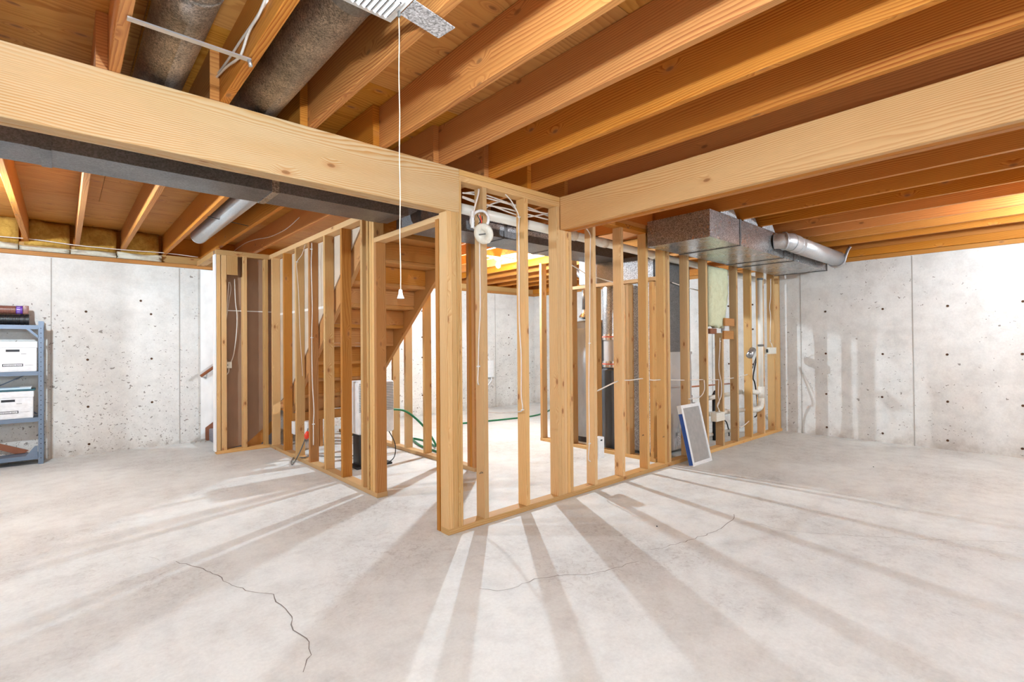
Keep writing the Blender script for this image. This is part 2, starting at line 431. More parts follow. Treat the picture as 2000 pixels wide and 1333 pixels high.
for y in (3.0, 3.35, 4.2):
    for z in (.9, 1.4, 1.75): tie(wr, Vector((XR-.001, y, z)), 'X')

# sill plates and rim boards
for nm, a in (('sill_plate', (XL, XR+.14, YF-.03, YF+.12, ZW, ZW+.045, 'X')), ('sill_plate', (XL, XR+.14, YF+.0, YF+.12, ZW+.045, ZJ, 'X')),):
    board(nm, *a, AGED if a[4] == ZW else PINE, wl)
board('rim_board', XL, XR+.12, YF+.07, YF+.11, ZJ, ZS, 'X', JOIST, wl)
board('sill_plate', XR-.02, XR+.12, YN, YF-.03, ZW, ZW+.05, 'Y', AGED, wr)
board('sill_plate', XR-.03, XR+.12, YN, YF-.001, ZW+.053, ZJ-.0005, 'Y', JOIST, wr)
board('rim_board', XR+.02, XR+.06, YN, YF+.069, ZJ, ZS, 'Y', JOIST, wr)
board('sill_plate', XL, XR-.03, YN-.12, YN+.02, ZW, ZJ, 'X', PINE, wn)
board('rim_board', XL, XR-.03, YN-.06, YN, ZJ, ZS, 'X', JOIST, wn)
board('sill_plate', XL-.12, XL+.02, YN+.02, YF-.03, ZW, ZJ, 'Y', PINE, wb)
board('rim_board', XL-.06, XL, YN+.02, YF-.03, ZJ, ZS, 'Y', JOIST, wb)

# ceiling: plywood sheets on joists
ceil = bpy.data.objects.new('ceiling', None); link(ceil, None, (2, 2, ZS)); tag(ceil, kind='structure')
yy = YN-.06; row = 0
while yy < YF+.1:
    y1 = min(yy+1.219, YF+.11); xx = XL-.1-(1.22 if row % 2 else 0)
    while xx < XR+.1:
        a, b = max(xx, XL-.1), min(xx+2.438, XR+.1)
        if b-a > .01: board('plywood_sheet', a, b-.003, yy, y1-.003, ZS, ZS+.018, 'X', PLY, ceil, 0)
        xx += 2.438
    yy = y1; row += 1
NEARX = [.14+.406*n for n in range(-8, 10)]+[4.23, 4.66, 5.08, 5.51, 5.97, 6.40, 6.81]
for x in NEARX: board('joist', x, x+.039, YN, Y0+.10, ZJ, ZS-.001, 'Y', JOIST, ceil)
for x in NEARX:
    fx = x-.040
    if 1.99 < fx < 2.84:
        continue
    board('joist', fx, fx+.039, Y0+.015, YF+.068, ZJ, ZS-.001, 'Y', JOIST, ceil)
# stair opening framing
board('joist', 2.13, 2.169, Y0+.015, 3.50, ZJ, ZS-.001, 'Y', JOIST, ceil); board('joist', 2.536, 2.575, Y0+.015, 3.50, ZJ, ZS-.001, 'Y', JOIST, ceil)
board('header_joist', 1.78, 2.90, 3.502, 3.54, ZJ, ZS-.001, 'X', JOIST, ceil); board('header_joist', 1.78, 2.90, 3.542, 3.58, ZJ, ZS-.001, 'X', AGED, ceil)
# solid blocking seen between lapped joists
for x, x2 in ((4.65+.04, 5.04),):
    board('blocking', x, x2, YF-.30, YF-.262, ZJ, ZS-.001, 'X', JOIST, ceil)

# ================================================================== BEAMS AND POSTS
b1 = thing('support_beam', (0, Y0, 2.06), 'pale built-up wooden beam crossing the upper left, its near face brightly lit', 'beam')
for k in range(3): board('ply', XL+.02, 1.907, Y0+.0355*k, Y0+.0355*k+.0345, 2.06+(.0015 if k == 1 else 0), ZJ-.001, 'X', BEAM, b1, .003)
b2 = thing('support_beam', (2.94, 0, 2.094), 'built-up wooden beam running across the right half towards the camera, orange at its far end', 'beam')
for k in range(3): board('ply', 2.868+.046*k, 2.868+.046*k+.045, YN+.02, Y0-.002+(.0 if k == 0 else .088), 2.094+(.0015 if k == 1 else 0), ZJ-.001, 'Y', BEAM2 if k == 0 else JOIST, b2, .003)

def stud(x0, x1, y0, y1, z0, z1, parent, mat=None, name='stud'):
    return board(name, x0, x1, y0, y1, z0, z1, 'Z', mat or PINE, parent)
Y1 = Y0+.089
fw = thing('stud_wall', (4.5, Y0, 0), 'long open stud wall from the corner post to the right concrete wall', 'stud wall')
board('bottom_plate', 1.81, 4.52, Y0, Y1, 0, .038, 'X', PINE, fw); board('bottom_plate', 4.522, XR-.001, Y0, Y1, 0, .038, 'X', PINE, fw)
for z in (2.268, 2.307): board('top_plate', 1.909, 2.866, Y0, Y1, z, z+.038, 'X', PINE, fw)
ZT = 2.235
board('top_plate', 3.008, 4.06, Y0, Y1, ZT, ZT+.038, 'X', JOIST, fw); board('top_plate', 3.008, 4.06, Y0, Y1, ZT+.039, ZT+.077, 'X', JOIST, fw)
board('top_plate', 4.062, XR-.021, Y0, Y1, ZT, ZT+.038, 'X', PINE, fw); board('top_plate', 4.062, XR-.032, Y0, Y1, ZT+.039, ZT+.077, 'X', PINE, fw)
cp = thing('corner_post', (1.86, Y0, .038), 'thick built-up corner post under the end of the left beam', 'post')
stud(1.81, 1.8475, Y0, Y1, .0385, 2.059, cp); stud(1.8485, 1.886, Y0+.001, Y1, .0385, 2.059, cp)
stud(1.887, 1.9065, Y0, Y1, .0385, 2.059, cp); stud(1.9075, 1.926, Y0, Y1, .0385, 2.267, cp)
stud(1.812, 1.90, Y1+.012, Y1+.05, .0, 2.025, cp, AGED, 'jack_stud'); 
def studs_px(lst, parent):
    for e in lst:
        px, z1 = e[0], e[1]; zb = e[2] if len(e) > 2 else .0385
        X = onY(px, 750, Y0).x
        stud(X-.038, X, Y0, Y1, zb, z1, parent, e[3] if len(e) > 3 else None)
studs_px([(953.5, 2.2675), (1034, 2.2675), (1166, ZT-.001), (1220, ZT-.001), (1268, ZT-.001), (1302, ZT-.001), (1310, ZT-.001), (1348, ZT-.001), (1384, ZT-.001),
          (1414.5, 1.32), (1443, ZT-.001), (1470, ZT-.001), (1494, ZT-.001), (1515, ZT-.001), (1525, ZT-.001)], fw)
mp = thing('middle_post', (2.9, Y0, .038), 'built-up post of several studs carrying the right-hand beam', 'post')
stud(2.829, 2.8665, Y0, Y1, .0385, 2.267, mp)
for k in range(4): stud(2.8675+.0343*k, 2.8675+.0343*k+.0335, Y0+.001*(k % 2), Y1, .0385, 2.093, mp)
# inked grade stamps on three studs
for sx, sy in ((1256, 852), (1296, 855), (940, 926)):
    q = onY(sx, sy, Y0-.0008); vs = []; fs = []
    for i in range(13):
        a = math.pi*i/12
        for R_ in (.010, .013): vs.append((q.x+R_*1.25*math.cos(a), Y0-.0008, q.z+R_*math.sin(a)))
        if i: fs.append((2*i-2, 2*i-1, 2*i+1, 2*i))
    k_ = len(vs)
    for dx in (-.008, -.002, .004): 
        k_ = len(vs); vs += [(q.x+dx, Y0-.0008, q.z+.001), (q.x+dx+.004, Y0-.0008, q.z+.001), (q.x+dx+.004, Y0-.0008, q.z+.0055), (q.x+dx, Y0-.0008, q.z+.0055)]; fs.append((k_, k_+1, k_+2, k_+3))
    mesh_obj('grade_stamp', vs, fs, INK, fw)
# blocks beside the short stud
bl = thing('wood_block', (5.72, Y0+.02, 1.5), 'upper short orange block nailed across a stud beside the hanging insulation', 'block', None)
p = onY(1416, 630, Y0-.02); board('block', p.x, p.x+.235, Y0-.022, Y0-.001, p.z-.04, p.z+.05, 'X', AGED, bl)
bl2 = thing('wood_block', (5.72, Y0+.02, 1.25), 'lower short orange block nailed at the top of the cut-off stud', 'block', None)
p = onY(1414, 655, Y0-.02); board('block', p.x, p.x+.24, Y0-.022, Y0-.001, p.z-.045, p.z+.05, 'X', AGED, bl2)

# wing wall at the foot of the stairs
X0w, X1w = 1.844, 1.933
ww = thing('stud_wall', (X0w, 5., 0), 'open stud wall running back along the stairs, orange end stud nearest the camera', 'stud wall')
board('bottom_plate', X0w, X1w, 3.655, 6.388, 0, .038, 'Y', PINE, ww)
board('top_plate', X0w, X1w, 3.695, 6.43, 2.255, 2.305, 'Y', PINE, ww)
for i, yt in enumerate((6.33, 5.91, 5.52, 5.13, 4.735, 4.345, 3.94, 3.83)):
    stud(X0w, X1w, yt-.038, yt, .0385, 2.254, ww, AGED if i in (1, 3, 5) else None)
stud(X0w, X1w-.002, 3.737, 3.775, .0385, 2.30, ww); stud(X0w+.001, X1w, 3.696, 3.734, .0385, 2.30, ww)
stud(X0w, X1w-.003, 3.655, 3.694, .0385, 2.026, ww, AGED, 'jack_stud')
hd = thing('door_header', (1.88, 3.2, 2.027), 'pale flat header board spanning the doorway between the two posts', 'header')
board('board', X0w, X1w, 2.745, 3.694, 2.0275, 2.0655, 'Y', PINE, hd)
# tan drywall on the stair side of the wing wall, cut along the stringer
zb = lambda y: 1.81-.83*(y-4.35)
dw = thing('drywall_lining', (1.94, 5., 1.), 'tan drywall behind the wing wall studs, cut on the slope of the stairs', 'drywall')
prism('sheet', [(4.11, 2.25), (6.37, 2.25), (6.37, .52), (5.98, zb(5.98)+.24)], 'X', 1.9345, 1.945, DRYBL, dw)
box('joint_tape', 1.9325, 1.9342, 4.9, 6.3, 1.58, 1.605, TAPE, dw)

# closet stud wall
Yc0, Yc1 = 6.39, 6.479
cw = thing('stud_wall', (1.5, Yc0, 0), 'short stud wall closing the stair side, brown drywall behind it', 'stud wall')
board('bottom_plate', 1.282, 1.842, Yc0, Yc1, 0, .038, 'X', PINE, cw)
board('top_plate', 1.285, 1.842, Yc0, Yc1, 2.25, 2.306, 'X', PINE, cw)
for a, b in ((1.285, 1.325), (1.332, 1.386), (1.556, 1.598), (1.788, 1.828)): stud(a, b, Yc0, Yc1, .0385, 2.249, cw)
board('plywood_patch', 1.388, 1.50, Yc0-.001, Yc0+.012, 2.03, 2.249, 'Z', PINE, cw, .001)
db = thing('drywall_lining', (1.55, Yc1+.01, .05), 'brown paper-backed drywall behind the short stud wall', 'drywall')
prism('sheet', [(1.274, .02), (1.274, 2.30), (1.93, 2.30), (1.93, .34), (1.60, .06)], 'Y', Yc1+.001, Yc1+.013, DRYB, db)
box('joint_tape', 1.39, 1.93, Yc1-.001, Yc1+.0008, 1.62, 1.632, TAPE, db)
ds = thing('drywall_edge', (1.272, 6.43, 0), 'narrow white drywall strip on the end of the short stud wall', 'drywall')
box('sheet', 1.268, 1.2815, Yc0, Yc1+.013, .03, 2.25, DRYW, ds)
oh = thing('door_header', (1.3, 6.9, 2.25), 'pale header over the stair opening next to the left concrete wall', 'header')
board('board', 1.27, 1.36, Yc1+.015, YF-.035, 2.24, 2.30, 'Y', PINE, oh); board('board', 1.30, 1.34, Yc1+.015, YF-.035, 2.302, ZJ-.002, 'Y', JOIST, oh)
dwl = thing('drywall_lining', (1.6, YF-.02, .03), 'bright white drywall beside the handrail in the stair opening', 'drywall')
prism('sheet', [(1.312, .03), (1.312, 2.20), (2.85, 2.20), (2.85, .9), (1.95, .62), (1.36, .17), (1.36, .03)], 'Y', YF-.02, YF-.005, DRYW, dwl)
hr = thing('handrail', (1.31, 7.36, .83), 'short brown handrail rising along the white drywall', 'handrail')
tube('rail', [(1.301, 7.36, .835), (2.2, 7.36, 1.53)], .019, HANDR, hr, 12, 0)
cyl('bracket', (1.37, 7.36, .87), (1.37, 7.418, .81), .008, STEEL, hr, 8)
cyl('bracket', (1.9, 7.36, 1.28), (1.9, 7.418, 1.22), .008, STEEL, hr, 8)

# stairs -----------------------------------------------------------
st = thing('staircase', (2.4, 5., 0), 'wooden staircase climbing from a low landing, seen from underneath', 'staircase')
for a, b in ((1.948, 1.986), (2.812, 2.85)):
    slope_board('stringer', (6.03, zb(6.03)), (3.62, zb(3.62)-.0), .286, a, b, STAIRW, st)
for n in range(-3, 7):
    zt = 1.82-.195*n; yb = 4.49+.229*n
    board('tread', 1.988, 2.81, yb-.02, yb+.25, zt-.034, zt, 'X', STAIRW, st)
    board('riser', 1.988, 2.81, yb-.02, yb-.002, zt+.001, zt+.160, 'X', STAIRW if n % 2 else AGED, st)
board('riser', 1.988, 2.81, 6.03, 6.048, .5-.04, .62, 'X', STAIRW, st)
zl = .46
board('landing_deck', 1.96, 2.85, 6.05, YF-.025, zl-.02, zl, 'X', PLY, st)
board('landing_rim', 1.948, 2.85, 6.0, 6.028, zl-.13, zl-.022, 'X', STAIRW, st)
board('landing_joist', 2.38, 2.418, 6.03, YF-.03, zl-.13, zl-.022, 'Y', STAIRW, st)
for x in (2.30, 2.40, 2.76): board('landing_leg', x, x+.038, 6.03, 6.119, 0, zl-.132, 'Z', AGED, st)
for i, (a, z) in enumerate(((1.40, .155), (1.67, .31))):
    s = box('carpeted_step', a, 1.945, 6.50, YF-.022, 0 if i == 0 else .156, z, CARPET, st, .012)
prism('skirt_board', [(1.362, .002), (1.362, .17), (1.95, .62), (1.95, .30), (1.42, .002)], 'Y', YF-.0215, YF-.0201, RUST, st)
slope = thing('stair_stringer', (1.8, 6.52, .1), 'diagonal orange stringer behind the bottom of the short stud wall', 'stringer')
prism('board', [(1.58, .03), (1.93, .37), (1.93, .20), (1.76, .03)], 'Y', 6.494, 6.499, STAIRW, slope, 'X')

# stair back wall (second open wall along X = 2.9)
w2 = thing('stud_wall', (2.94, 4.8, 0), 'open stud wall behind the stairs with a dark clustered end post', 'stud wall')
board('bottom_plate', 2.9, 2.989, 3.77, 6.9, 0, .038, 'Y', PINE, w2)
board('top_plate', 2.9, 2.989, 3.77, 6.9, 2.268, 2.305, 'Y', PINE, w2); board('top_plate', 2.9, 2.989, 3.77, 6.9, 2.307, 2.344, 'Y', PINE, w2)
for yt in (3.807, 3.846, 3.885, 4.27, 4.68, 5.08, 5.37, 5.77, 6.18, 6.58): stud(2.9, 2.989, yt-.0375, yt, .0385, 2.267, w2, AGED if yt < 4.28 else None)
# furnace room wall
w3 = thing('stud_wall', (4.5, 3.6, 0), 'open stud wall with a low doorway header in front of the water heater', 'stud wall')
X3, X4 = 4.455, 4.544
board('bottom_plate', X3, X4, 2.80, 4.44, 0, .038, 'Y', PINE, w3)
for yt in (4.435, 3.93): stud(X3, X4, yt-.038, yt, .0385, 2.22, w3)
for yt in (3.575, 3.185, 3.145, 2.86): stud(X3, X4, yt-.038, yt, .0385, 1.84, w3)
board('header', X3, X4, 2.76, 3.885, 1.845, 1.883, 'Y', PINE, w3)

# ================================================================== INSULATION in the rim bays (left wall)
def blob(name, x0, x1, y0, y1, z0, z1, mat, parent=None, seed=0, amp=.02, nx=10, nz=6):
    rnd = random.Random(seed); vs = []; fs = []
    for s in (0, 1):
        for i in range(nx+1):
            for j in range(nz+1):
                u, v = i/nx, j/nz; e = min(u, 1-u, v, 1-v)*2
                y = (y1 if s else y0-(0 if s else amp*math.sin(u*7+seed)*math.sin(v*5+seed*2)+rnd.uniform(0, amp*.6)))
                if not s: y += (.03*(1-min(1, e*4)))
                vs.append((x0+(x1-x0)*u, y, z0+(z1-z0)*v+(rnd.uniform(-.006, .006) if 0 < v < 1 else 0)))
    m = (nx+1)*(nz+1)
    for s in (0, 1):
        for i in range(nx):
            for j in range(nz):
                a = s*m+i*(nz+1)+j; q = (a, a+1, a+nz+2, a+nz+1); fs.append(q if s else q[::-1])
    def rim(seq):
        for a, b in zip(seq, seq[1:]): fs.append((a, b, b+m, a+m))
    rim([i*(nz+1) for i in range(nx+1)]); rim([i*(nz+1)+nz for i in range(nx, -1, -1)])
    rim([j for j in range(nz, -1, -1)]); rim([nx*(nz+1)+j for j in range(nz+1)])
    o = mesh_obj(name, vs, fs, mat, parent, smooth=True)
    bm = bmesh.new(); bm.from_mesh(o.data); bmesh.ops.recalc_face_normals(bm, faces=bm.faces); bm.to_mesh(o.data); bm.free()
    return o
bays = [-1.16, -.754, -.347, .06, .466, .872, 1.278]
labs = ['', 'amber fibreglass batt in the joist bay farthest left over the shelf', 'fibreglass batt in the rim bay left of the first visible joist',
        'amber fibreglass batt in the second joist bay over the left wall', 'amber fibreglass batt in the third joist bay over the left wall', 'amber fibreglass batt in the bay of the small round duct']
for i in range(1, 6):
    a, b = bays[i-1], bays[i]
    t = thing('insulation_batt', ((a+b)/2, YF-.08, ZW+.05), labs[i], 'insulation', None)
    blob('batt', a+.041+.0, b-.002, YF-.06, YF+.06, ZJ-.03, ZS-.004, BATTY, t, i, .03)
    blob('paper_facing', a+.005, b-.003+.03*(i == 5), YF-.06-.004*i, YF-.008, ZW+.047, ZW+.092+.012*(i % 3), BATTW, t, i+9, .03)

# ================================================================== DUCTS
def seam_duct(name, x0, x1, y0, y1, z0, z1, label, mat, seams, ax='X'):
    t = thing(name, ((x0+x1)/2, (y0+y1)/2, z0), label, 'duct')
    cuts = [x0 if ax == 'X' else y0]+seams+[x1 if ax == 'X' else y1]
    for a, b in zip(cuts, cuts[1:]):
        if ax == 'X': box('section', a, b-.002, y0, y1, z0, z1, mat, t)
        else: box('section', x0, x1, a, b-.002, z0, z1, mat, t)
    for s in seams:
        if ax == 'X': box('drive_cleat', s-.02, s+.02, y0-.005, y1+.005, z0-.005, z1+.003, GALV if mat is GALVD and abs(s-.96) < .01 else mat, t)
        else: box('drive_cleat', x0-.005, x1+.005, s-.02, s+.02, z0-.005, z1+.003, mat, t)
    return t
trunk = seam_duct('trunk_duct', XL+.3, 1.78, 3.20, 3.50, 2.14, 2.335, 'long dark rectangular duct running just behind the left beam', GALVD, [-1.6, -.08+.02, .96])
prism('end_boot', [(1.78, 2.14), (1.78, 2.335), (1.97, 2.335), (1.99, 2.27), (1.94, 2.19), (1.86, 2.145)], 'Y', 3.20, 3.50, GALVD, trunk)
t2 = seam_duct('trunk_duct', 2.04, 4.62, 3.30, 3.68, 2.14, 2.335, 'wide duct crossing over the middle of the back room below bright insulation', GALVD, [2.9, 3.6])
for a, b in ((2.50, 3.02), (3.10, 3.5)):
    box('foil_patch', a, b, 3.2955, 3.2995, 2.205, 2.31, GALVP, t2)
    box('strap', a, b, 3.2925, 3.2952, 2.25, 2.258, BLACK, t2)
sup = thing('supply_plenum', (5.0, 3.9, 1.8), 'dark sheet-metal plenum box hanging over the heating equipment', 'duct')
prism('section', [(3.32, 1.88), (3.32, 2.30), (3.93, 2.30), (3.93, 1.92)], 'X', 4.63, 5.5, GALVD, sup)
rp = thing('return_plenum', (4.95, 3.1, .03), 'tall grey sheet-metal return duct standing behind the stud wall', 'duct')
box('upper_section', 4.62, 5.28, 2.86, 3.28, 1.10, 2.15, GALVD, rp); box('lower_section', 4.615, 5.285, 2.855, 3.285, .05, 1.098, SHEET, rp)
box('drive_cleat', 4.605, 5.295, 2.845, 3.295, 1.085, 1.112, SHEET, rp)
box('corner_flange', 4.60, 4.613, 2.90, 3.28, .06, 2.1, GALVP, rp)
prism('transition', [(4.92, .06), (5.27, .06), (5.27, 1.0), (5.22, 1.0)], 'Y', 2.842, 2.853, SHEET, rp)
box('filter_rack', 4.95, 5.22, 2.835, 2.842, .10, .24, GALVP, rp)

big = thing('return_duct', (5.6, 2.3, 2.1), 'large galvanized rectangular duct hung under the joists at right', 'duct')
def sect(name, x0, x1, y0, y1, z0, za, zc, mat):
    vs = [(x0, y0, z0), (x1, y0, z0), (x1, y1, z0), (x0, y1, z0), (x0, y0, za), (x1, y0, zc), (x1, y1, zc), (x0, y1, za)]
    fs = [(0, 3, 2, 1), (4, 5, 6, 7), (0, 1, 5, 4), (1, 2, 6, 5), (2, 3, 7, 6), (3, 0, 4, 7)]
    return mesh_obj(name, vs, fs, mat, big, (x0, y0, z0))
sect('end_section', 4.04, 4.62, 2.0, 2.602, 2.10, 2.335, 2.335, GALV); sect('section', 4.622, 5.66, 2.0, 2.602, 2.10, 2.335, 2.335, GALV)
sect('section', 5.662, 5.95, 2.0, 2.602, 2.10, 2.335, 2.335, GALV); sect('tapered_section', 5.952, 7.08, 2.0, 2.602, 2.10, 2.335, 2.185, GALV)
for x in (4.62, 5.66, 5.95, 7.07): sect('drive_cleat', x-.012, x+.012, 1.994, 2.608, 2.094, 2.338 if x < 7 else 2.19, 2.338 if x < 7 else 2.19, GALVD)
for x in (4.30, 4.76, 5.18): # tabs folded up against the joists
    prism('hanger_tab', [(x-.06, 2.336), (x+.26, 2.336), (x+.20, 2.40), (x-.02, 2.42)], 'Y', 2.0, 2.004, GALVP, big)
rd = thing('round_duct', (6.2, 1.80, 2.17), 'round galvanized pipe curving out of the large right-hand duct', 'duct')
tube('elbow', [(5.40, 1.998, 2.235), (5.42, 1.94, 2.235), (5.48, 1.89, 2.23), (5.58, 1.872, 2.222), (5.70, 1.87, 2.216)], .088, GALVR, rd, 24, 4, rad=lambda t: .072+.016*min(1, t*1.5))
for q in ((5.445, 1.915, 2.234, -.03), (5.52, 1.88, 2.227, -.01), (5.62, 1.871, 2.219, 0)):
    tube('elbow_bead', [(q[0]-.006, q[1]-q[3]*.2, q[2]), (q[0]+.006, q[1]+q[3]*.2, q[2])], .092, GALVR, rd, 24, 0)
cyl('pipe', (5.68, 1.87, 2.216), (7.02, 1.87, 2.218), .087, GALVR, rd, 32); cyl('end_cap', (7.02, 1.87, 2.218), (7.05, 1.87, 2.218), .090, GALVR, rd, 32)
tube('hanger_strap', [(6.98, 1.96, 2.23), (6.98, 1.93, 2.15), (6.98, 1.87, 2.125), (6.98, 1.80, 2.15), (6.98, 1.775, 2.22), (6.98, 1.75, 2.30), (6.98, 1.72, 2.344)], .016, STEEL, rd, 6, 4, flat=.2)

r1 = thing('round_duct', (.34, 1, 2.46), 'dark mottled round duct at the top left, behind the white strap', 'duct')
cyl('pipe', (.335, -2.2, 2.462), (.335, 3.3, 2.462), .094, GALVREF, r1, 40)
cyl('band', (.335, 1.96, 2.462), (.335, 1.99, 2.462), .0965, GALVREF, r1, 40)
r2 = thing('round_duct', (.745, 1, 2.46), 'thick dark round duct in the joist bay left of the white register', 'duct')
cyl('pipe', (.745, -2.2, 2.462), (.745, 3.3, 2.462), .102, GALVREF, r2, 40)
cyl('coupling', (.745, 1.42, 2.462), (.745, 1.66, 2.462), .105, GALVD, r2, 40)
r3 = thing('round_duct', (1.1, 5, 2.42), 'small grey round duct ending near the left wall insulation', 'duct')
cyl('pipe', (1.09, 3.50, 2.40), (1.09, 6.2, 2.40), .078, GALVR, r3, 32)
lathe('end_cap', [(.080, 0), (.078, .05), (.05, .065), (.01, .07)], (1.09, 6.2, 2.40), GALVR, r3, 32, 'Y')
cyl('takeoff_collar', (1.09, 3.50, 2.32), (1.09, 3.80, 2.40), .082, GALVR, r3, 32)
sb = thing('support_wire', (1.1, 5.05, 2.343), 'thin black hanger strap crossing under the small round duct', 'strap')
tube('strap', [(.94, 5.0, 2.343), (1.30, 5.15, 2.343)], .006, BLACK, sb, 6, 0, flat=.5)
hs_ = thing('hanger_strap', (.35, 2.15, 2.342), 'white perforated metal strap bridging two joists under a round duct', 'strap')
box('strap', .165, .555, 2.145, 2.17, 2.337, 2.3425, STEEL, hs_); cyl('bent_end', (.55, 2.157, 2.34), (.556, 2.157, 2.315), .008, STEEL, hs_, 6)

# register and sheet-metal scrap
rg = thing('vent_register', (.70, 1.49, 2.335), 'white louvered vent register fixed under the joists at the top centre', 'vent')
box('plate', .545, .857, 1.425, 1.578, 2.336, 2.344, WHITE, rg, .002); 
bz = box('bezel', .565, .838, 1.445, 1.558, 2.331, 2.3365, WHITE, rg, .0015)
for k in range(13):
    x = .578+.0195*k; o = mesh_obj('louver', [(x, 1.452, 2.331), (x+.011, 1.452, 2.324), (x+.011, 1.551, 2.324), (x, 1.551, 2.331), (x+.001, 1.452, 2.333), (x+.012, 1.452, 2.326), (x+.012, 1.551, 2.326), (x+.001, 1.551, 2.333)],
        [(0, 3, 2, 1), (4, 5, 6, 7), (0, 1, 5, 4), (1, 2, 6, 5), (2, 3, 7, 6), (3, 0, 4, 7)], WHITE, bz)
    box('slot', x+.0125, x+.0175, 1.453, 1.550, 2.3296, 2.3305, INK, bz)
box('lever', .846, .852, 1.50, 1.51, 2.318, 2.336, GREYC, rg)
sm = thing('metal_scrap', (.95, 1.48, 2.34), 'grey galvanized sheet strip beside the white register', 'sheet metal')
sc_ = mesh_obj('sheet', [(.862, 1.425, 2.338), (.862, 1.52, 2.338), (1.035, 1.545, 2.338), (1.045, 1.455, 2.338), (.862, 1.425, 2.341), (.862, 1.52, 2.341), (1.035, 1.545, 2.341), (1.045, 1.455, 2.341)],
         [(0, 1, 2, 3), (7, 6, 5, 4), (0, 4, 5, 1), (1, 5, 6, 2), (2, 6, 7, 3), (3, 7, 4, 0)], GALVP, sm)
# pull cord
pc = thing('pull_cord', (.84, 1.49, 1.35), 'long twisted pull cord hanging from the register with a white bell knob', 'cord')
zt = 2.33; top = onZ(779, 30, zt); bot = onY(779, 566, top.y); bot.x = top.x
vs = []; fs = []; N = 400
tube('cord', [(top.x+.001*math.sin(i*.9), top.y, top.z+(bot.z-top.z)*i/24) for i in range(25)], .0017, ROPE, pc, 6, 3)
lathe('knob', [(.003, .032), (.006, .028), (.007, .016), (.011, .004), (.012, 0), (.006, -.001)], (bot.x, bot.y, bot.z-.03), WHITE, pc, 16)

# ================================================================== PIPES
vp = thing('vent_pipe', (2, 2.80, 2.1), 'long cream plastic pipe running behind the top of the stud wall', 'pipe')
A = Vector((1.95, 2.80, 2.152)); B = Vector((7.2, 2.80, 2.052))
cyl('pipe', A, B, .036, PVC, vp, 20)
for t_ in (.23, .31, .47): 
    q = A.lerp(B, t_); cyl('coupling', q, q+(B-A).normalized()*.09, .042, PVC, vp, 20)
dp = thing('drain_pipe', (6.98, 2.7, .35), 'white vertical drain pipe with tee and bottom elbow near the right concrete wall', 'pipe')
Yd = 2.60; q0 = onY(1485.5, 545, Yd); q1 = onY(1487, 700, Yd); X_ = onY(1486, 700, Yd).x; r_ = .034
ztop = q0.z; zel = onY(1488, 790, Yd).z
tube('pipe', [(X_, Yd, ztop), (X_, Yd, zel+.06)], r_*.86, PVC, dp, 20, 0)
tube('elbow', [(X_, Yd, zel+.09), (X_, Yd, zel+.02), (X_-.02, Yd+.01, zel-.04), (X_-.09, Yd+.03, zel-.06), (X_-.17, Yd+.06, zel-.06)], r_*1.05, PVC, dp, 20, 4)
zt_ = onY(1488, 768, Yd).z
tube('tee', [(X_, Yd, zt_+.08), (X_, Yd, zt_-.06)], r_*1.12, PVC, dp, 20, 0)
tube('tee_branch', [(X_, Yd, zt_+.01), (X_-.12, 2.78, zt_+.01)], r_*.9, PVC, dp, 20, 0)
for zz in (onY(1486, 543, Yd).z-.02, onY(1487, 675, Yd).z): tube('clamp', [(X_, Yd, zz+.012), (X_, Yd, zz-.012)], r_*1.1, GREYC, dp, 20, 0)
hp = thing('waste_pipe', (5.7, 2.85, .7), 'upper horizontal white pipe joining the vertical drain through the studs', 'pipe')
cyl('pipe', (X_-.10, 2.80, zt_+.01), (5.45, 2.82, zt_-.01), .027, PVC, hp, 16)
hp2 = thing('waste_pipe', (5.7, 2.88, .3), 'lower horizontal white pipe meeting the bottom elbow of the drain', 'pipe')
cyl('pipe', (X_-.17, Yd+.12, zel-.06), (5.35, 2.85, zel-.05), .027, PVC, hp2, 16); cyl('coupling', (5.9, 2.80, zel-.055), (6.0, 2.79, zel-.055), .033, PVC, hp2, 16)
hp3 = thing('waste_pipe', (5.7, 2.9, .06), 'white pipe lying near the floor behind the right studs', 'pipe')
cyl('pipe', (6.5, 2.95, .07), (5.3, 3.0, .07), .022, PVC, hp3, 16)
co = thing('copper_pipe', (5.6, 3.2, .85), 'thin horizontal copper pipe against the pale wall behind the studs', 'pipe')
cyl('pipe', onY(1335, 757, 3.3), Vector((XR-.001, 3.3, onY(1335, 757, 3.3).z-.03)), .011, COPPER, co, 10)
bp = thing('black_pipe', (5.6, 2.9, .4), 'short vertical black pipe behind the junction box', 'pipe')
u0 = onY(1394, 770, 2.95); u1 = onY(1395, 860, 2.95); cyl('pipe', u0, u1, .02, BLACK, bp, 12); tube('hook', [u0, u0+Vector((.03, 0, .03)), u0+Vector((.08, 0, .02))], .013, BLACK, bp, 8, 3)
u2 = onY(1416, 822, 2.95); u3 = onY(1424, 850, 2.95); tube('hose', [u1+Vector((0, 0, .12)), u2, u3, onY(1418, 868, 2.95)], .008, BLACK, bp, 8, 5)
bh = thing('black_hoses', (6.8, 2.78, .5), 'thin black lines curving down beside the vertical drain pipe', 'hose')
tube('hose', [onY(x, y, 2.76) for x, y in ((1480, 690), (1471, 735), (1474, 748), (1478, 775), (1479, 808), (1474, 815))], .009, BLACK, bh, 8, 5)
tube('hose', [onY(x, y, 2.76) for x, y in ((1478, 695), (1472, 712), (1470, 720))], .005, BLACK, bh, 6, 4)
gc = thing('gutter_scoop', (6.6, 2.6, 1.05), 'small grey duct clamp stuck on a stud near the drain pipe', 'clamp')
q = onY(1467, 690, 2.60); cyl('body', q+Vector((-.05, .0, -.035)), q+Vector((.05, 0, .04)), .04, GALV, gc, 16)
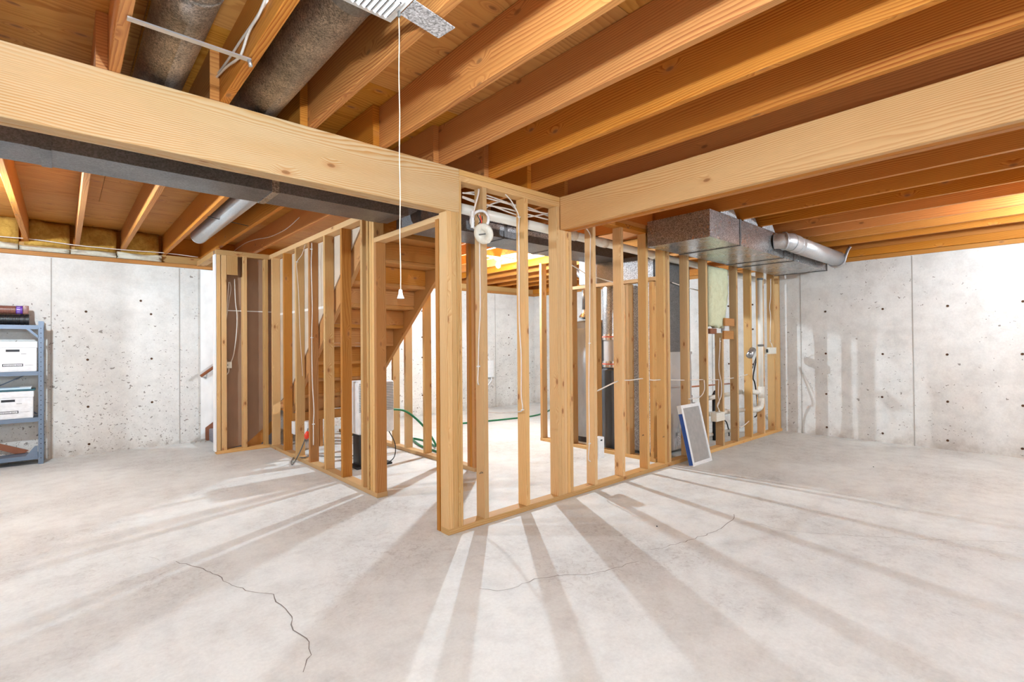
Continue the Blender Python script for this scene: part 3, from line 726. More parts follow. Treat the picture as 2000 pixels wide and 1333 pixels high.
gh = thing('coiled_hose', (5.8, 3.1, .03), 'dark green hose lying coiled behind the stud wall at right', 'hose')
tube('hose', [(5.85+.27*(1+.3*math.sin(a*.7))*math.cos(a), 3.25+.13*math.sin(a), .03+.004*i) for i, a in enumerate([j*.5 for j in range(30)])], .012, GREEN, gh, 8, 3)
wp = thing('water_pump', (5.2, 3.0, .55), 'small metal fitting cluster above the leaning filter', 'fitting')
q = onY(1350, 790, 2.9); box('body', q.x-.05, q.x+.06, 2.88, 2.97, q.z-.02, q.z+.02, GALV, wp, .004)
cyl('stub', (q.x-.02, 2.92, q.z+.02), (q.x-.02, 2.92, q.z+.10), .02, GALV, wp, 10); cyl('stub', (q.x+.03, 2.92, q.z+.02), (q.x+.03, 2.92, q.z+.10), .02, GALV, wp, 10)
box('base', q.x-.05, q.x+.05, 2.88, 2.97, q.z-.07, q.z-.03, BLACK, wp)

# hanging insulation batt at the right
hb = thing('hanging_insulation', (5.55, 2.68, 1.37), 'pale green fibreglass batt hanging between two right-hand studs', 'insulation')
def sheetpoly(name, poly, y0, y1, mat, parent, seed):
    rnd = random.Random(seed); xs0 = min(p[0] for p in poly); 
    nz, nx = 16, 8; zt, zb_ = poly[0][1], poly[2][1]; vs = []; fs = []
    for s in (0, 1):
        for j in range(nz+1):
            v = j/nz; z = zt+(zb_-zt)*v
            xr = poly[1][0]-.03*v-(.10*max(0, v-.55)*2)+rnd.uniform(-.01, .01); xl = poly[0][0]
            for i in range(nx+1):
                u = i/nx; vs.append((xl+(xr-xl)*u, (y1 if s else y0-.02*math.sin(math.pi*u)-rnd.uniform(0, .012)), z+(rnd.uniform(-.02, .02) if j == nz else 0)))
    m = (nx+1)*(nz+1)
    for s in (0, 1):
        for j in range(nz):
            for i in range(nx):
                a = s*m+j*(nx+1)+i; fs.append((a, a+1, a+nx+2, a+nx+1))
    for j in range(nz):
        for i in (0, nx):
            a = j*(nx+1)+i; fs.append((a, a+nx+1, a+nx+1+m, a+m))
    for i in range(nx):
        for j in (0, nz):
            a = j*(nx+1)+i; fs.append((a, a+1, a+1+m, a+m))
    o = mesh_obj(name, vs, fs, mat, parent, smooth=True)
    bm = bmesh.new(); bm.from_mesh(o.data); bmesh.ops.recalc_face_normals(bm, faces=bm.faces); bm.to_mesh(o.data); bm.free()
sheetpoly('batt', [(5.335, 2.058), (5.79, 2.058), (5.7, 1.39)], 2.655, 2.705, BATTG, hb, 4)
rs = thing('breaker_panel', (5.4, 2.75, 1.25), 'small rusty electrical box peeking out under the hanging insulation', 'electrical box')
q = onY(1386, 642, 2.70); box('body', q.x, q.x+.15, 2.69, 2.72, q.z-.06, q.z, RUST, rs, .003)
q = onY(1414, 634, 2.72); os_ = thing('outlet_box', (q.x, 2.72, q.z-.05), 'small white switch box between the two orange blocks', 'electrical box'); box('body', q.x, q.x+.14, 2.715, 2.76, q.z-.10, q.z+.05, WHITE, os_, .004); box('toggle', q.x+.02, q.x+.05, 2.71, 2.715, q.z-.02, q.z+.02, BLACK, os_)

# ================================================================== WATER HEATER AND TANKS
wh = thing('water_heater', (5.02, 4.0, 0), 'grey cylindrical water heater behind the furnace room studs', 'water heater')
c = (5.0, 4.02, 0)
lathe('tank', [(.255, .07), (.262, .09), (.262, 1.38), (.255, 1.40), (.262, 1.41), (.262, 1.47), (.20, 1.50), (.03, 1.51)], c, TANK, wh, 40)
lathe('base_ring', [(.235, 0), (.235, .069)], c, BLACK, wh, 40)
lathe('draft_hood', [(.055, 0), (.09, .02), (.09, .035), (.055, .08), (.05, .12)], (4.86, 4.02, 1.515), GALV, wh, 24)
fl_ = thing('flue_pipe', (4.83, 4.02, 1.6), 'grey metal flue pipe with an elbow above the water heater', 'pipe')
tube('pipe', [(4.86, 4.02, 1.64), (4.86, 4.02, 1.93)], .05, GALVD, fl_, 20, 0)
tube('elbow', [(4.86, 4.02, 1.93), (4.86, 4.02, 2.0), (4.85, 4.08, 2.08), (4.84, 4.16, 2.12), (4.83, 4.35, 2.15)], .053, GALVD, fl_, 20, 4)
pw = thing('copper_pipe', (4.7, 4.05, 1.5), 'slim copper riser on the left of the water heater top', 'pipe')
cyl('pipe', (4.78, 4.16, 1.51), (4.78, 4.16, 2.2), .009, COPPER, pw, 8)
bt = thing('black_tank', (4.98, 3.45, 0), 'black cylindrical tank below a foil-wrapped duct', 'tank')
c = (4.93, 3.60, 0); lathe('tank', [(.20, 0), (.21, .01), (.21, .90), (.18, .93)], (4.86, 3.52, 0), DARKG, bt, 40)
sd = thing('round_duct', (4.93, 3.5, .95), 'silver spangled duct dropping onto the black tank, banded with red and white tape', 'duct')
lathe('lower_sleeve', [(.185, .931), (.185, 1.27)], (4.86, 3.52, 0), SHEET, sd, 32); lathe('upper_sleeve', [(.195, 1.272), (.195, 1.89)], (4.86, 3.52, 0), GALV, sd, 32)
for z in (.935, 1.25): lathe('tape_band', [(.199, z), (.2, z+.02), (.2, z+.05), (.199, z+.07)], (4.86, 3.52, 0), FOIL, sd, 32); lathe('printed_strip', [(.2015, z+.03), (.2015, z+.045)], (4.86, 3.52, 0), REDT, sd, 32)
fu = thing('furnace', (5.1, 3.25, 0), 'dark furnace cabinet with a bare metal side beside the return duct', 'furnace')
q = onY(1236, 700, 3.33); box('cabinet', 4.74, 5.25, 3.288, 3.32, .5, 1.2, DARKG, fu); 
box('filter_door', 4.70, 4.738, 3.00, 3.30, .03, .50, SHEET, fu)
tube('vent_stack', [(4.70, 3.31, .52), (4.70, 3.31, 1.87)], .035, BLACK, fu, 16, 0)
box('switch_box', 4.665, 4.69, 3.29, 3.33, .3, .38, OFFW, fu, .003)

# ================================================================== ELECTRICAL
def wire(name, pts, label, r=.0045, mat=None, group=None, extra=None, cat='cable'):
    t = thing(name, pts[0], label, cat, group); tube('sheath', pts, r, mat or CABLE, t, 6, 5)
    for s in (extra or []): cyl('staple', s+Vector((-.012, -.003, 0)), s+Vector((.012, -.003, 0)), .005, WHITE, t, 6)
    return t
ys = Y0-.006
wire('cable', [onY(x, y, ys) for x, y in ((936, 415), (937, 520), (938, 600), (935, 660), (934, 715), (933, 745), (935, 752))], 'white cable stapled down the first stud right of the corner post, ending loose', extra=[onY(934, 716, ys)])
wire('cable', [onY(x, y, ys) for x, y in ((987, 380), (1000, 395), (1013, 422), (1013, 450), (1014, 520), (1014, 620), (1018, 700), (1018, 770), (1020, 801))]+[onY(1005, 805, 2.75), onY(980, 807, 3.0), onY(955, 806, 3.2)], 'white cable down the second stud, bending left near the floor', extra=[onY(1020, 801, ys), onY(1013, 424, ys)])
wire('cable', [onY(x, y, ys+.03) for x, y in ((1144, 445), (1153, 460), (1153, 480), (1152, 560), (1151, 671), (1150, 760), (1151, 860), (1149, 895), (1153, 902))], 'white cable stapled down the stud right of the middle post', extra=[onY(1151, 671, ys+.03), onY(1151, 867, ys+.03)])
wire('cable', [onX(x, y, X0w-.006) for x, y in ((609, 475), (609, 488), (608, 520), (610, 600), (609, 660), (610, 740), (613, 800), (612, 829), (612, 870))], 'white cable running down a wing wall stud beside the red plug', extra=[onX(608, 487, X0w-.006), onX(609, 660, X0w-.006), onX(612, 829, X0w-.006)])
wire('cable', [onX(x, y, X0w-.006) for x, y in ((596, 478), (590, 497), (580, 512), (580, 530), (583, 570), (586, 650), (591, 735))], 'thin pinkish cable hanging slack on a left wing wall stud', r=.0025, extra=[onX(580, 512, X0w-.006)])
# horizontal feed through drilled studs
hz = [onY(x, y, 2.67) for x, y in ((1167, 764), (1207, 745), (1232, 743), (1256, 740), (1275, 743), (1294, 742), (1318, 742.5), (1340, 743), (1375, 742), (1405, 742), (1436, 738), (1463, 731))]
wire('cable', hz, 'white feed cable threaded horizontally through the drilled studs', r=.0055)
wire('cable', [onY(x, y, 2.60) for x, y in ((1375, 743), (1376, 760), (1371, 772), (1362, 778), (1345, 780))], 'short white cable curling down beside the filter top', r=.005)
jb = thing('junction_box', onY(1405, 815, 2.58), 'white plastic junction box on the cut-off stud, two cables looping into it', 'electrical box')
q0, q1 = onY(1392, 824, 2.60), onY(1408, 804, 2.60); box('body', q0.x, q1.x, 2.555, Y0-.002, q0.z, q1.z, OFFW, jb, .004)
wire('cable', [onY(x, y, 2.59) for x, y in ((1406, 660), (1406, 680), (1404, 720), (1409, 750), (1408, 775), (1401, 792), (1404, 800), (1404, 808))], 'outer white cable looping down into the junction box', r=.005, extra=[onY(1406, 667, 2.59)])
wire('cable', [onY(x, y, 2.605) for x, y in ((1404, 742), (1403, 770), (1405, 785), (1402, 795), (1408, 808))], 'inner white cable dropping into the junction box', r=.005)
wire('cable', [onY(x, y, 2.66) for x, y in ((1446, 836), (1455, 830), (1463, 823))], 'stub of white cable poking out of a low stud hole', r=.006)
jb2 = thing('junction_box', onY(1505, 685, 2.58), 'white junction box high on the last studs by the right wall', 'electrical box')
q0, q1 = onY(1497, 692, 2.60), onY(1511, 679, 2.60); box('body', q0.x, q1.x, 2.565, Y0-.002, q0.z, q1.z, OFFW, jb2, .004); box('knockout', q0.x-.012, q0.x, 2.58, 2.60, q0.z+.02, q1.z-.02, BLACK, jb2)
wire('cable', [onY(x, y, 2.60) for x, y in ((1505, 545), (1505, 580), (1503, 600), (1505, 620), (1504, 665), (1507, 672), (1509, 680))], 'white cable running down to the high junction box', r=.0055, extra=[onY(1504, 666, 2.6)])
jb3 = thing('junction_box', onY(444, 715, 6.42), 'white double switch box with several cables in the closet wall', 'electrical box')
q0, q1 = onY(436, 720, 6.43), onY(452.5, 707, 6.43); box('body', q0.x, q1.x, 6.42, 6.4785, q0.z, q1.z, OFFW, jb3, .004); cyl('screw', ((q0.x+q1.x)/2, 6.418, (q0.z+q1.z)/2), ((q0.x+q1.x)/2, 6.421, (q0.z+q1.z)/2), .006, GREYC, jb3, 8)
for i, (L, lab) in enumerate((([(441, 551), (440, 600), (437, 650), (437, 690), (440, 707)], 'leftmost cable dropping into the closet switch box'),
        ([(447, 551), (443, 600), (437, 660), (440, 690), (443, 708)], 'second cable from the left dropping into the closet switch box'),
        ([(449, 551), (451, 565), (447, 590), (440, 640), (436, 680)], 'slack cable crossing behind the closet switch box cables'),
        ([(458, 545), (460, 590), (463, 615), (462, 650), (457, 690), (451, 708)], 'rightmost white cable curving down into the closet switch box'))):
    wire('cable', [onY(x, y, 6.44+.006*i) for x, y in L], lab, r=.006 if i != 2 else .004)
wire('cable', [onY(x, y, 6.44) for x, y in ((447, 720), (446, 728), (441, 733), (436, 731))], 'short loop of cable below the closet switch box', r=.006)
# cable bundle over the wall
for i, (L, lab) in enumerate((([(903, 377), (925, 380), (950, 387), (980, 395), (1012, 404), (1040, 412), (1075, 419)], 'topmost cable of the bundle above the stud wall'),
        ([(903, 384), (925, 392), (945, 400), (985, 407), (1012, 414), (1050, 424), (1073, 430)], 'second cable of the bundle above the stud wall'),
        ([(903, 386), (935, 398), (960, 402), (1000, 417), (1030, 424), (1074, 416)], 'cable crossing upward in the bundle above the stud wall'),
        ([(904, 378), (930, 376), (960, 385), (1000, 399), (1030, 405), (1075, 424)], 'cable crossing downward in the bundle above the stud wall'),
        ([(948, 408), (960, 399), (985, 394), (1000, 402), (1011, 414)], 'short arched cable between the first two studs'))):
    wire('cable', [onY(x, y, 2.728+.006*i) for x, y in L], lab, r=.0055)
# dangling fixture ring and lens
fr = thing('light_fixture_ring', onY(937, 430, 2.58), 'white round fixture ring with loose red and black wires on the first stud', 'fixture')
cc = onY(937, 430, 2.585)
def torus(name, c, R, r, nrm, mat, parent, n=32, m=10):
    nrm = Vector(nrm).normalized(); a = nrm.orthogonal().normalized(); b = nrm.cross(a); vs = []; fs = []
    for i in range(n):
        t = 2*math.pi*i/n; d = math.cos(t)*a+math.sin(t)*b
        for j in range(m):
            s = 2*math.pi*j/m; vs.append(Vector(c)+d*(R+r*math.cos(s))+nrm*r*1.3*math.sin(s))
    for i in range(n):
        for j in range(m): fs.append((i*m+j, ((i+1) % n)*m+j, ((i+1) % n)*m+(j+1) % m, i*m+(j+1) % m))
    return mesh_obj(name, vs, fs, mat, parent, Vector(c), smooth=True)
torus('ring', cc, .062, .009, (-.85, -.5, .1), WHITE, fr)
box('bracket', cc.x-.065, cc.x-.045, 2.585, 2.60, cc.z-.06, cc.z+.05, WHITE, fr, .002)
tube('red_wire', [cc+Vector((0, 0, .03)), cc+Vector((.005, -.01, -.005)), cc+Vector((.01, 0, -.04)), cc+Vector((.0, 0, -.06))], .005, RED, fr, 6, 4)
tube('black_wire', [cc+Vector((-.02, 0, .03)), cc+Vector((-.01, -.01, -.0)), cc+Vector((.02, 0, -.04)), cc+Vector((.01, 0, -.07))], .003, INK, fr, 6, 4)
tube('black_wire', [cc+Vector((.02, 0, .03)), cc+Vector((.01, -.01, 0)), cc+Vector((-.01, 0, -.03)), cc+Vector((.01, 0, -.065))], .003, INK, fr, 6, 4)
tube('cable', [onY(935, 370, 2.60), onY(934, 380, 2.59), onY(927, 405, 2.585), onY(923, 425, 2.585)], .006, CABLE, fr, 6, 4)
fl2 = thing('smoke_detector', onY(944, 457, 2.56), 'white disc-shaped ceiling unit dangling from the fixture ring', 'detector')
dc = onY(944, 457, 2.555); nr = Vector((-.80, -.29, -.35)).normalized()
M = nr.to_track_quat('Z', 'Y').to_matrix()
prof = [(.010, -.022), (.050, -.022), (.068, -.012), (.068, .006), (.060, .014), (.03, .016), (.028, .012), (.004, .013)]
vs = []; fs = []; n = 36
for (r__, h) in prof:
    for j in range(n): vs.append(dc+M @ Vector((r__*math.cos(2*math.pi*j/n), r__*math.sin(2*math.pi*j/n), h)))
for i in range(len(prof)-1):
    for j in range(n): fs.append((i*n+j, i*n+(j+1) % n, (i+1)*n+(j+1) % n, (i+1)*n+j))
fs += [tuple(range(n))[::-1], tuple(range((len(prof)-1)*n, len(prof)*n))]
mesh_obj('body', vs, fs, OFFW, fl2, dc, smooth=True)
mesh_obj('slot', [dc+M @ Vector(v) for v in ((-.025, -.004, .0145), (.025, -.004, .0145), (.025, .004, .0145), (-.025, .004, .0145), (-.025, -.004, .0165), (.025, -.004, .0165), (.025, .004, .0165), (-.025, .004, .0165))], [(0, 3, 2, 1), (4, 5, 6, 7), (0, 1, 5, 4), (1, 2, 6, 5), (2, 3, 7, 6), (3, 0, 4, 7)], GREYC, fl2, dc)
# cable taped along a joist at the top left
wire('cable', [(.590, 2.62, 2.40), (.592, 2.45, 2.36), (.55, 2.25, 2.338), (.545, 2.13, 2.338), (.595, 1.95, 2.36), (.595, 1.75, 2.38), (.595, 1.3, 2.40)][:0] or [onX(x, y, .541) for x, y in ((396, 188), (403, 172), (425, 145), (445, 118), (470, 80), (498, 40), (522, 0))], 'outer white cable strapped along the joist at the top left', r=.0055)
wire('cable', [onX(x, y, .535) for x, y in ((402, 188), (412, 165), (440, 133), (462, 117), (472, 104), (486, 62), (505, 30), (520, -5))], 'inner white cable looping over the end of the metal strap', r=.0055)
wire('cable', [(-.9, YF-.14, 2.335), (-.3, YF-.14, 2.36), (.1, YF-.15, 2.34), (.5, YF-.14, 2.34), (.93, YF-.14, 2.35), (1.26, YF-.16, 2.335)], 'thin cable strung through the joists along the left wall', r=.005)
wire('cable', [onX(x, y, 1.725) for x, y in ((585, 425), (560, 447), (535, 460), (518, 465), (500, 468), (480, 475), (462, 487), (450, 497))], 'pinkish cable curving along the joist above the closet wall', r=.005)
wire('cable', [onY(x, y, 3.25) for x, y in ((1100, 510), (1120, 520), (1145, 535), (1175, 545), (1203, 553), (1240, 560), (1248, 562))], 'white cable draped in front of the dark plenum', r=.006)
wire('cable', [onY(x, y, 2.842) for x, y in ((1312, 552), (1335, 560), (1365, 568))], 'white cable against the grey return duct', r=.006)
# low outlet box and switch boxes
for (x, y), lab in (((573, 835), 'left white outlet box low behind the wing wall studs'), ((598, 836), 'right white outlet box by the red plug')):
    q = onX(x, y, X1w-.02); t = thing('outlet_box', q, lab, 'electrical box'); box('body', X1w-.04, X1w+.0, q.y-.09, q.y-.0, q.z-.07, q.z+.07, WHITE, t, .004)
q = onY(1171, 875, 2.66); t = thing('outlet_box', q, 'white plate low on a stud in front of the black tank', 'electrical box')
box('body', q.x-.045, q.x+.04, 2.64, 2.70, q.z-.085, q.z+.09, WHITE, t, .004); box('marking', q.x-.012, q.x+.012, 2.638, 2.6395, q.z+.06, q.z+.072, INK, t)
q = onY(955, 722, YF-.02); t = thing('outlet_box', q, 'white electrical box on the far concrete wall with a looped cable', 'electrical box')
box('body', q.x-.06, q.x+.09, YF-.06, YF-.001, q.z-.15, q.z+.17, WHITE, t, .006)
tube('conduit', [onY(950, 697, YF-.03), onY(956, 703, YF-.03), onY(955, 712, YF-.03)], .012, WHITE, t, 8, 4); tube('conduit', [onY(957, 732, YF-.03), onY(960, 742, YF-.03), onY(952, 754, YF-.03)], .012, WHITE, t, 8, 4)

# extension cord with red plug
ec = thing('extension_cord', (1.86, 5.3, .03), 'grey extension cord with an orange-red plug draped over the wing wall plate', 'cord')
q = onX(600, 838, 1.90); 
tube('cord', [onX(602, 833, 1.95), onX(600, 845, 1.85), onX(593, 866, 1.82), onX(585, 885, 1.81)]+[onZ(*p, .012) for p in ((577, 900), (571, 908), (569, 903), (575, 894))]+[Vector((1.86, 5.32, .05)), Vector((1.93, 5.36, .05))]+[onZ(*p, .012) for p in ((602, 891), (625, 891), (660, 893), (692, 890))], .0065, GREYC, ec, 8, 6)
tube('plug', [onX(598, 858, 1.832), onX(600, 850, 1.838), onX(600.5, 843, 1.842)], .02, RED, ec, 10, 3, rad=lambda t: .012+.016*math.sin(math.pi*min(1, t*1.1)))

# ================================================================== TOWER COOLER
ac = thing('portable_cooler', (2.32, 4.66, 0), 'white upright portable cooler on a slim black base under the stairs', 'appliance')
ab = box('body', 2.125, 2.515, 4.60, 4.86, .335, .855, WHITE, ac, .022)
box('base', 2.16, 2.45, 4.66, 4.80, .02, .335, BLACK, ac, .006); box('foot', 2.12, 2.50, 4.62, 4.84, 0, .022, BLACK, ac, .004)
tube('power_cord', [(2.50, 4.70, .33), (2.53, 4.62, .2), (2.50, 4.58, .08), (2.44, 4.6, .02)], .005, BLACK, ac, 6, 5)
for k in range(17): box('louver_slot', 2.425, 2.503, 4.5965, 4.6005, .560+.0165*k, .565+.0165*k, GREYC, ab)
for k in range(17): box('louver_slot', 2.135, 2.160, 4.5965, 4.6005, .560+.0165*k, .565+.0165*k, GREYC, ab)

# green hose on the floor of the back room
gp = [(2.65, 5.0, .50), (2.76, 5.0, .495), (2.88, 5.0, .46), (3.03, 5.0, .345), (3.17, 5.0, .19), (3.24, 4.95, .03), (3.36, 5.35, .013), (3.33, 5.62, .013), (3.16, 5.15, .013), (3.12, 4.75, .013), (3.10, 4.53, .013), (3.22, 4.6, .013), (3.35, 4.9, .013), (3.75, 5.6, .013), (4.18, 6.2, .013), (5.16, 6.06, .013), (5.71, 5.99, .013), (6.2, 6.11, .013), (6.9, 6.5, .013)]
gh2 = thing('garden_hose', (3.3, 5, 0), 'long green hose arching through the studs and across the back room floor', 'hose'); tube('hose', gp, .0125, GREEN, gh2, 10, 6)

# ================================================================== AIR FILTER
af = thing('air_filter', (4.57, 2.463, 0), 'rectangular pleated grey air filter in a white frame leaning on the stud wall', 'filter')
a0, a1 = Vector((4.572, 2.455, .001)), Vector((4.954, 2.455, .001)); tp = Vector((4.545, 2.585, .585))
ux = (a1-a0).normalized(); uz = (tp-a0); H_ = uz.length; uz = (uz-ux*uz.dot(ux)).normalized(); uy = ux.cross(uz)*-1
if uy.y < 0: uy = -uy
W_, T_ = .385, .045
af.rotation_euler = (0, 0, 0); af.location = a0; WL[af.name] = a0
MF = Matrix((ux, uy, uz)).transposed()
def fbox(name, x0, x1, y0, y1, z0, z1, mat, parent=af):
    return mesh_obj(name, [a0+MF @ Vector(v) for v in boxv(x0, x1, y0, y1, z0, z1)], BF, mat, parent, a0 if parent is af else None)
F_ = .032
fbox('frame', 0, W_, 0, T_, 0, F_, WHITE); fbox('frame', 0, W_, 0, T_, H_-F_, H_, WHITE); fbox('frame', 0, F_, 0, T_, F_, H_-F_, WHITE); fbox('frame', W_-F_, W_, 0, T_, F_, H_-F_, WHITE)
fbox('printed_edge', -.0015, -.0003, .002, T_-.002, .01, H_*.86, BLUE)
vs, fs = [], []; n = 46
for i in range(n+1):
    x = F_+(W_-2*F_)*i/n; y = .006 if i % 2 else .014
    vs += [a0+MF @ Vector((x, y, F_)), a0+MF @ Vector((x, y, H_-F_)), ]
    if i: fs.append((2*i-2, 2*i, 2*i+1, 2*i-1))
k_ = len(vs); vs += [a0+MF @ Vector(v) for v in ((F_, .024, F_), (W_-F_, .024, F_), (W_-F_, .024, H_-F_), (F_, .024, H_-F_))]; fs.append((k_, k_+3, k_+2, k_+1))
mesh_obj('pleated_media', vs, fs, PLEAT, af, a0)
cr = thing('cardboard_scrap', (5.02, 2.57, 0), 'brown scrap on the floor beside the leaning filter', 'scrap')
box('scrap', 4.99, 5.11, 2.545, 2.61, 0.0, .022, RUST, cr, .006)

# ================================================================== SHELF AND CONTENT
sh = thing('metal_shelf', (-.5, 7.3, 0), 'blue-grey steel shelving unit at the left edge of the picture', 'shelf')
for xa, s in ((-.19, 1), (-1.10, -1)):
    for ya, t_ in ((7.17, 1), (7.42, -1)):
        nm = box('upright', min(xa, xa+.04*s), max(xa, xa+.04*s), min(ya, ya+.003*t_), max(ya, ya+.003*t_), 0, 1.49, SHELFM, sh)
        x_o = xa+.037*s; box('upright', min(x_o, xa+.04*s), max(x_o, xa+.04*s), min(ya+.003*t_, ya+.038*t_), max(ya+.003*t_, ya+.038*t_), 0, 1.49, SHELFM, sh)
for k in range(28): box('bolt_hole', -.174, -.166, 7.1685, 7.1699, .06+.05*k, .068+.05*k, INK, sh)
for z in (1.405, .925, .445, .055):
    box('shelf_board', -1.10, -.155, 7.174, 7.415, z+.012, z+.04, SHELFM, sh); box('shelf_lip', -1.10, -.192, 7.1705, 7.1735, z, z+.042, SHELFM, sh)
for z in (1.405, .055):
    zz = z+.02; d_ = -1 if z > 1 else 1
    prism('gusset', [(-.192, zz+.115*d_), (-.192, zz+.085*d_), (-.27, zz), (-.30, zz)] if z > 1 else [(-.195, zz), (-.195, zz+.12), (-.215, zz+.12), (-.30, zz)], 'Y', 7.166, 7.1695, SHELFM, sh)
slope_x = prism('cross_brace', [(-1.09, 1.40), (-1.07, 1.40), (-.20, .50), (-.22, .50)], 'Y', 7.425, 7.43, SHELFM, sh)
prism('cross_brace', [(-1.09, .50), (-1.07, .50), (-.20, .97), (-.22, .97)], 'Y', 7.432, 7.436, SHELFM, sh)
pl = thing('wood_plank', (-.6, 7.35, .1), 'rust-brown board leaning behind the lowest shelf bay', 'board')
prism('board', [(-.97, .40), (-.90, .415), (-.27, .125), (-.30, .10), (-.37, .10)], 'Y', 7.385, 7.40, RUST, pl)
def filebox(x0, x1, z0, h, label):
    t = thing('storage_box', ((x0+x1)/2, 7.3, z0), label, 'box')
    ca = box('carton', x0+.004, x1-.004, 7.180, 7.41, z0, z0+h, BOXW, t, .004)
    box('lid', x0-.002, x1+.001, 7.174, 7.413, z0+h-.055, z0+h+.008, BOXW, t, .004)
    cxm = (x0+x1)/2; 
    box('hand_hole', cxm-.05, cxm+.05, 7.1775, 7.180, z0+h-.095, z0+h-.072, INK, ca)
    box('label_frame', cxm-.075, cxm+.075, 7.1780, 7.1797, z0+.055, z0+.082, INK, ca)
    box('label_field', cxm-.068, cxm+.068, 7.1768, 7.1779, z0+.060, z0+.077, BOXW, ca)
    cu = bpy.data.curves.new('print', 'FONT'); cu.body = 'BANKERS BOX'; cu.size = .0185; cu.align_x = 'CENTER'
    tmp = bpy.data.objects.new('printed_text', cu); C.objects.link(tmp); bpy.context.view_layer.update()
    me = bpy.data.meshes.new_from_object(tmp.evaluated_get(bpy.context.evaluated_depsgraph_get())); bpy.data.objects.remove(tmp)
    me.materials.clear(); me.materials.append(INK)
    o = bpy.data.objects.new('printed_text', me); link(o, ca, (cxm, 7.1762, z0+.0615)); o.rotation_euler = (math.pi/2, 0, 0)
    box('printed_line', cxm+.09, x1-.03, 7.1792, 7.18, z0+.066, z0+.068, GREYC, ca); box('printed_line', cxm+.06, cxm+.10, 7.1782, 7.1799, z0+h-.118, z0+h-.114, GREYC, ca)
filebox(-.56, -.198, .965+.002, .30, 'white storage box with a dark hand hole on the upper shelf')
filebox(-.60, -.225, .487, .27, 'white storage box on the lower shelf with a binder on its lid')
filebox(-.97, -.58, .967, .30, 'white storage box on the upper shelf, farther left')
filebox(-1.0, -.62, .487, .27, 'white storage box on the lower shelf, farther left')
bd = thing('binder', (-.4, 7.28, .768), 'dark teal binder lying on the lower storage box', 'binder'); box('cover', -.62, -.215, 7.19, 7.40, .7665, .785, TEAL, bd, .003)
pa = thing('paper_stack', (-.4, 7.28, .788), 'pale blue and white paper stack lying on the teal binder', 'paper'); box('sheets', -.62, -.245, 7.185, 7.39, .7865, .803, PALEB, pa); box('top_sheet', -.33, -.24, 7.183, 7.385, .8035, .807, BOXW, pa)
def hose_roll(x0, x1, y, z, r, mat, label, mat2=None):
    t = thing('drain_hose', ((x0+x1)/2, y, z-r), label, 'hose')
    n = int((x1-x0)/.012); prof = []
    for i in range(n):
        h = x0+(x1-x0)*i/n; prof += [(r, h), (r, h+.006), (r*.93, h+.0075), (r*.93, h+.0115)]
    lathe('ribs', [(a, b) for a, b in prof], (0, y, z), mat, t, 24, 'X'); return t
t = hose_roll(-1.0, -.36, 7.27, 1.605+.0, .043, BROWNP, 'brown ribbed hose with a purple label on top of the shelf')
lathe('label', [(.0445, -.358), (.0445, -.31)], (0, 7.27, 1.605), PURPLE, t, 24, 'X'); lathe('label_print', [(.0448, -.352), (.0448, -.328)], (0, 7.27, 1.605), WHITE, t, 12, 'X')
box('end_block', -.309, -.265, 7.24, 7.30, 1.565, 1.65, BROWNP, t, .003)
t = hose_roll(-1.0, -.33, 7.27, 1.503, .053, BLACK, 'thick black ribbed hose lying on the top shelf')
lathe('end_collar', [(.055, -.329), (.055, -.30), (.051, -.298), (.051, -.29), (.055, -.288), (.055, -.262)], (0, 7.27, 1.503), BLACK, t, 24, 'X')

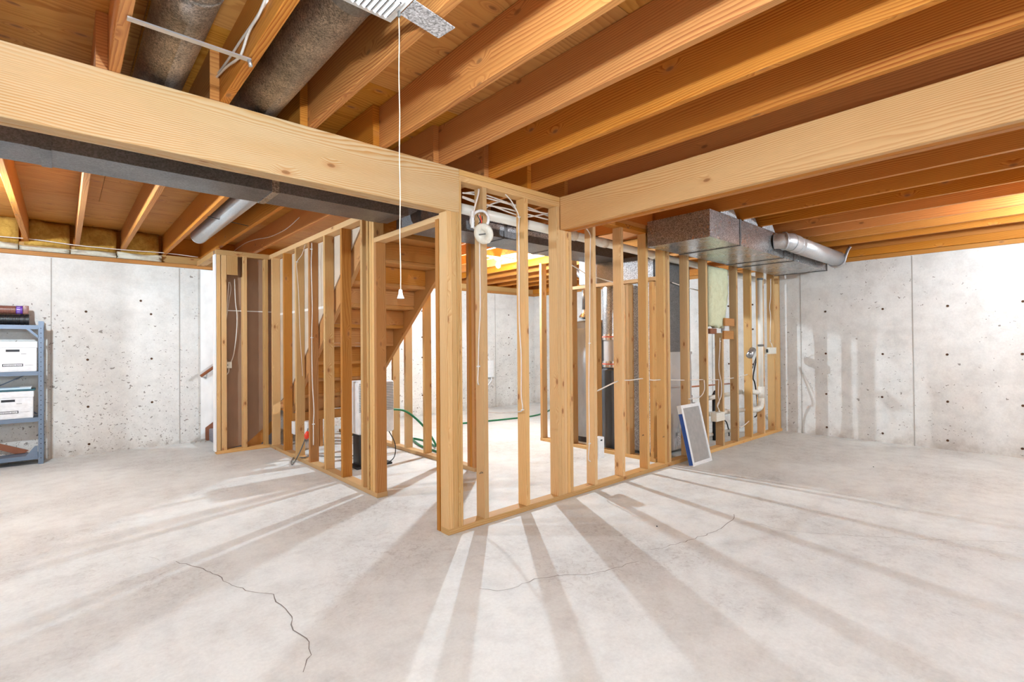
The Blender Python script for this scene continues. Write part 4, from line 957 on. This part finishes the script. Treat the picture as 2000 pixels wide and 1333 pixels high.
# crumbs of concrete by the stair opening
for i, (x, y) in enumerate(((1.20, 7.36), (1.26, 7.38), (1.31, 7.36), (1.34, 7.33))):
    o = tag(mesh_obj('concrete_crumb', [(x+random.uniform(-.02, .02), y+random.uniform(-.02, .02), z) for z in (0, 0, 0, .02, .025)], [(0, 1, 2), (0, 1, 3), (1, 2, 4), (2, 0, 4), (0, 3, 4), (1, 3, 4)], GRAVEL), ('leftmost', 'second from left', 'third from left', 'rightmost')[i]+' crumb of broken concrete at the foot of the white drywall', 'rubble', 'concrete crumbs by the stair opening')
for x, y, wh_ in ((1283, 1028, 'near the stud shadows'), (1706, 912, 'nearer the right concrete wall')):
    q = onZ(x, y, .004); t = tag(lathe('loose_pebble', [(.004, 0), (.006, .003), (.002, .006)], (q.x, q.y, 0), INK, None, 8), 'tiny dark pebble lying on the bare floor '+wh_, 'pebble', 'pebbles on the floor')

# ================================================================== BULBS
def bulb(pos, label, strength, hang=0.):
    t = thing('light_bulb', pos, label, 'light')
    k = NT('bulb glow'); k.put(k.b.inputs['Emission Color'], BULB_COL); k.b.inputs['Emission Strength'].default_value = strength
    x, y, z = pos
    lathe('glass', [(.010, -.033), (.026, -.017), (.030, 0), (.026, .017), (.013, .048)], pos, k.m, t, 12 if y > 4.9 and x > 0 else 7)
    lathe('screw_base', [(.013, .048), (.013, .068)], pos, STEEL, t, 16)
    lathe('lampholder', [(.02, .068), (.035, .075), (.055, .10), (.057, .128)] if z < 2.2 else [(.02, .068), (.035, .075), (.055, .10), (.057, ZJ-z-.012)], pos, WHITE, t, 24)
    if z < 2.2: cyl('pendant_cord', (x, y, z+.128), (x, y, ZJ-.012), .006, WHITE, t, 8)
    box('backing_board', x-.24, x+.24, y-.05, y+.05, ZJ-.010, ZJ-.001, PINE, t)
bulb(Vector((4.2, 4.93, 2.235)), 'glowing bare bulb on the ceiling of the back room', BULB_A)
bulb(Vector((.30, .55, 2.10)), 'bare bulb under the joists above the camera', BULB_B)
bulb(Vector((5.78, -.35, 2.235)), 'bare bulb under the joists at far right', BULB_C)
bulb(Vector((-.72, 5.0, 2.235)), 'bare bulb under the joists at far left', BULB_D)
bulb(Vector((-1.7, -1.2, 2.12)), 'added fill bulb under the joists behind the camera to the left', BULB_FILL)  # invented lamp out of view, added to raise the fill light
bulb(Vector((2.45, -2.2, 2.12)), 'added fill bulb under the joists behind the camera to the right', BULB_FILL)  # second invented lamp, there only for more fill
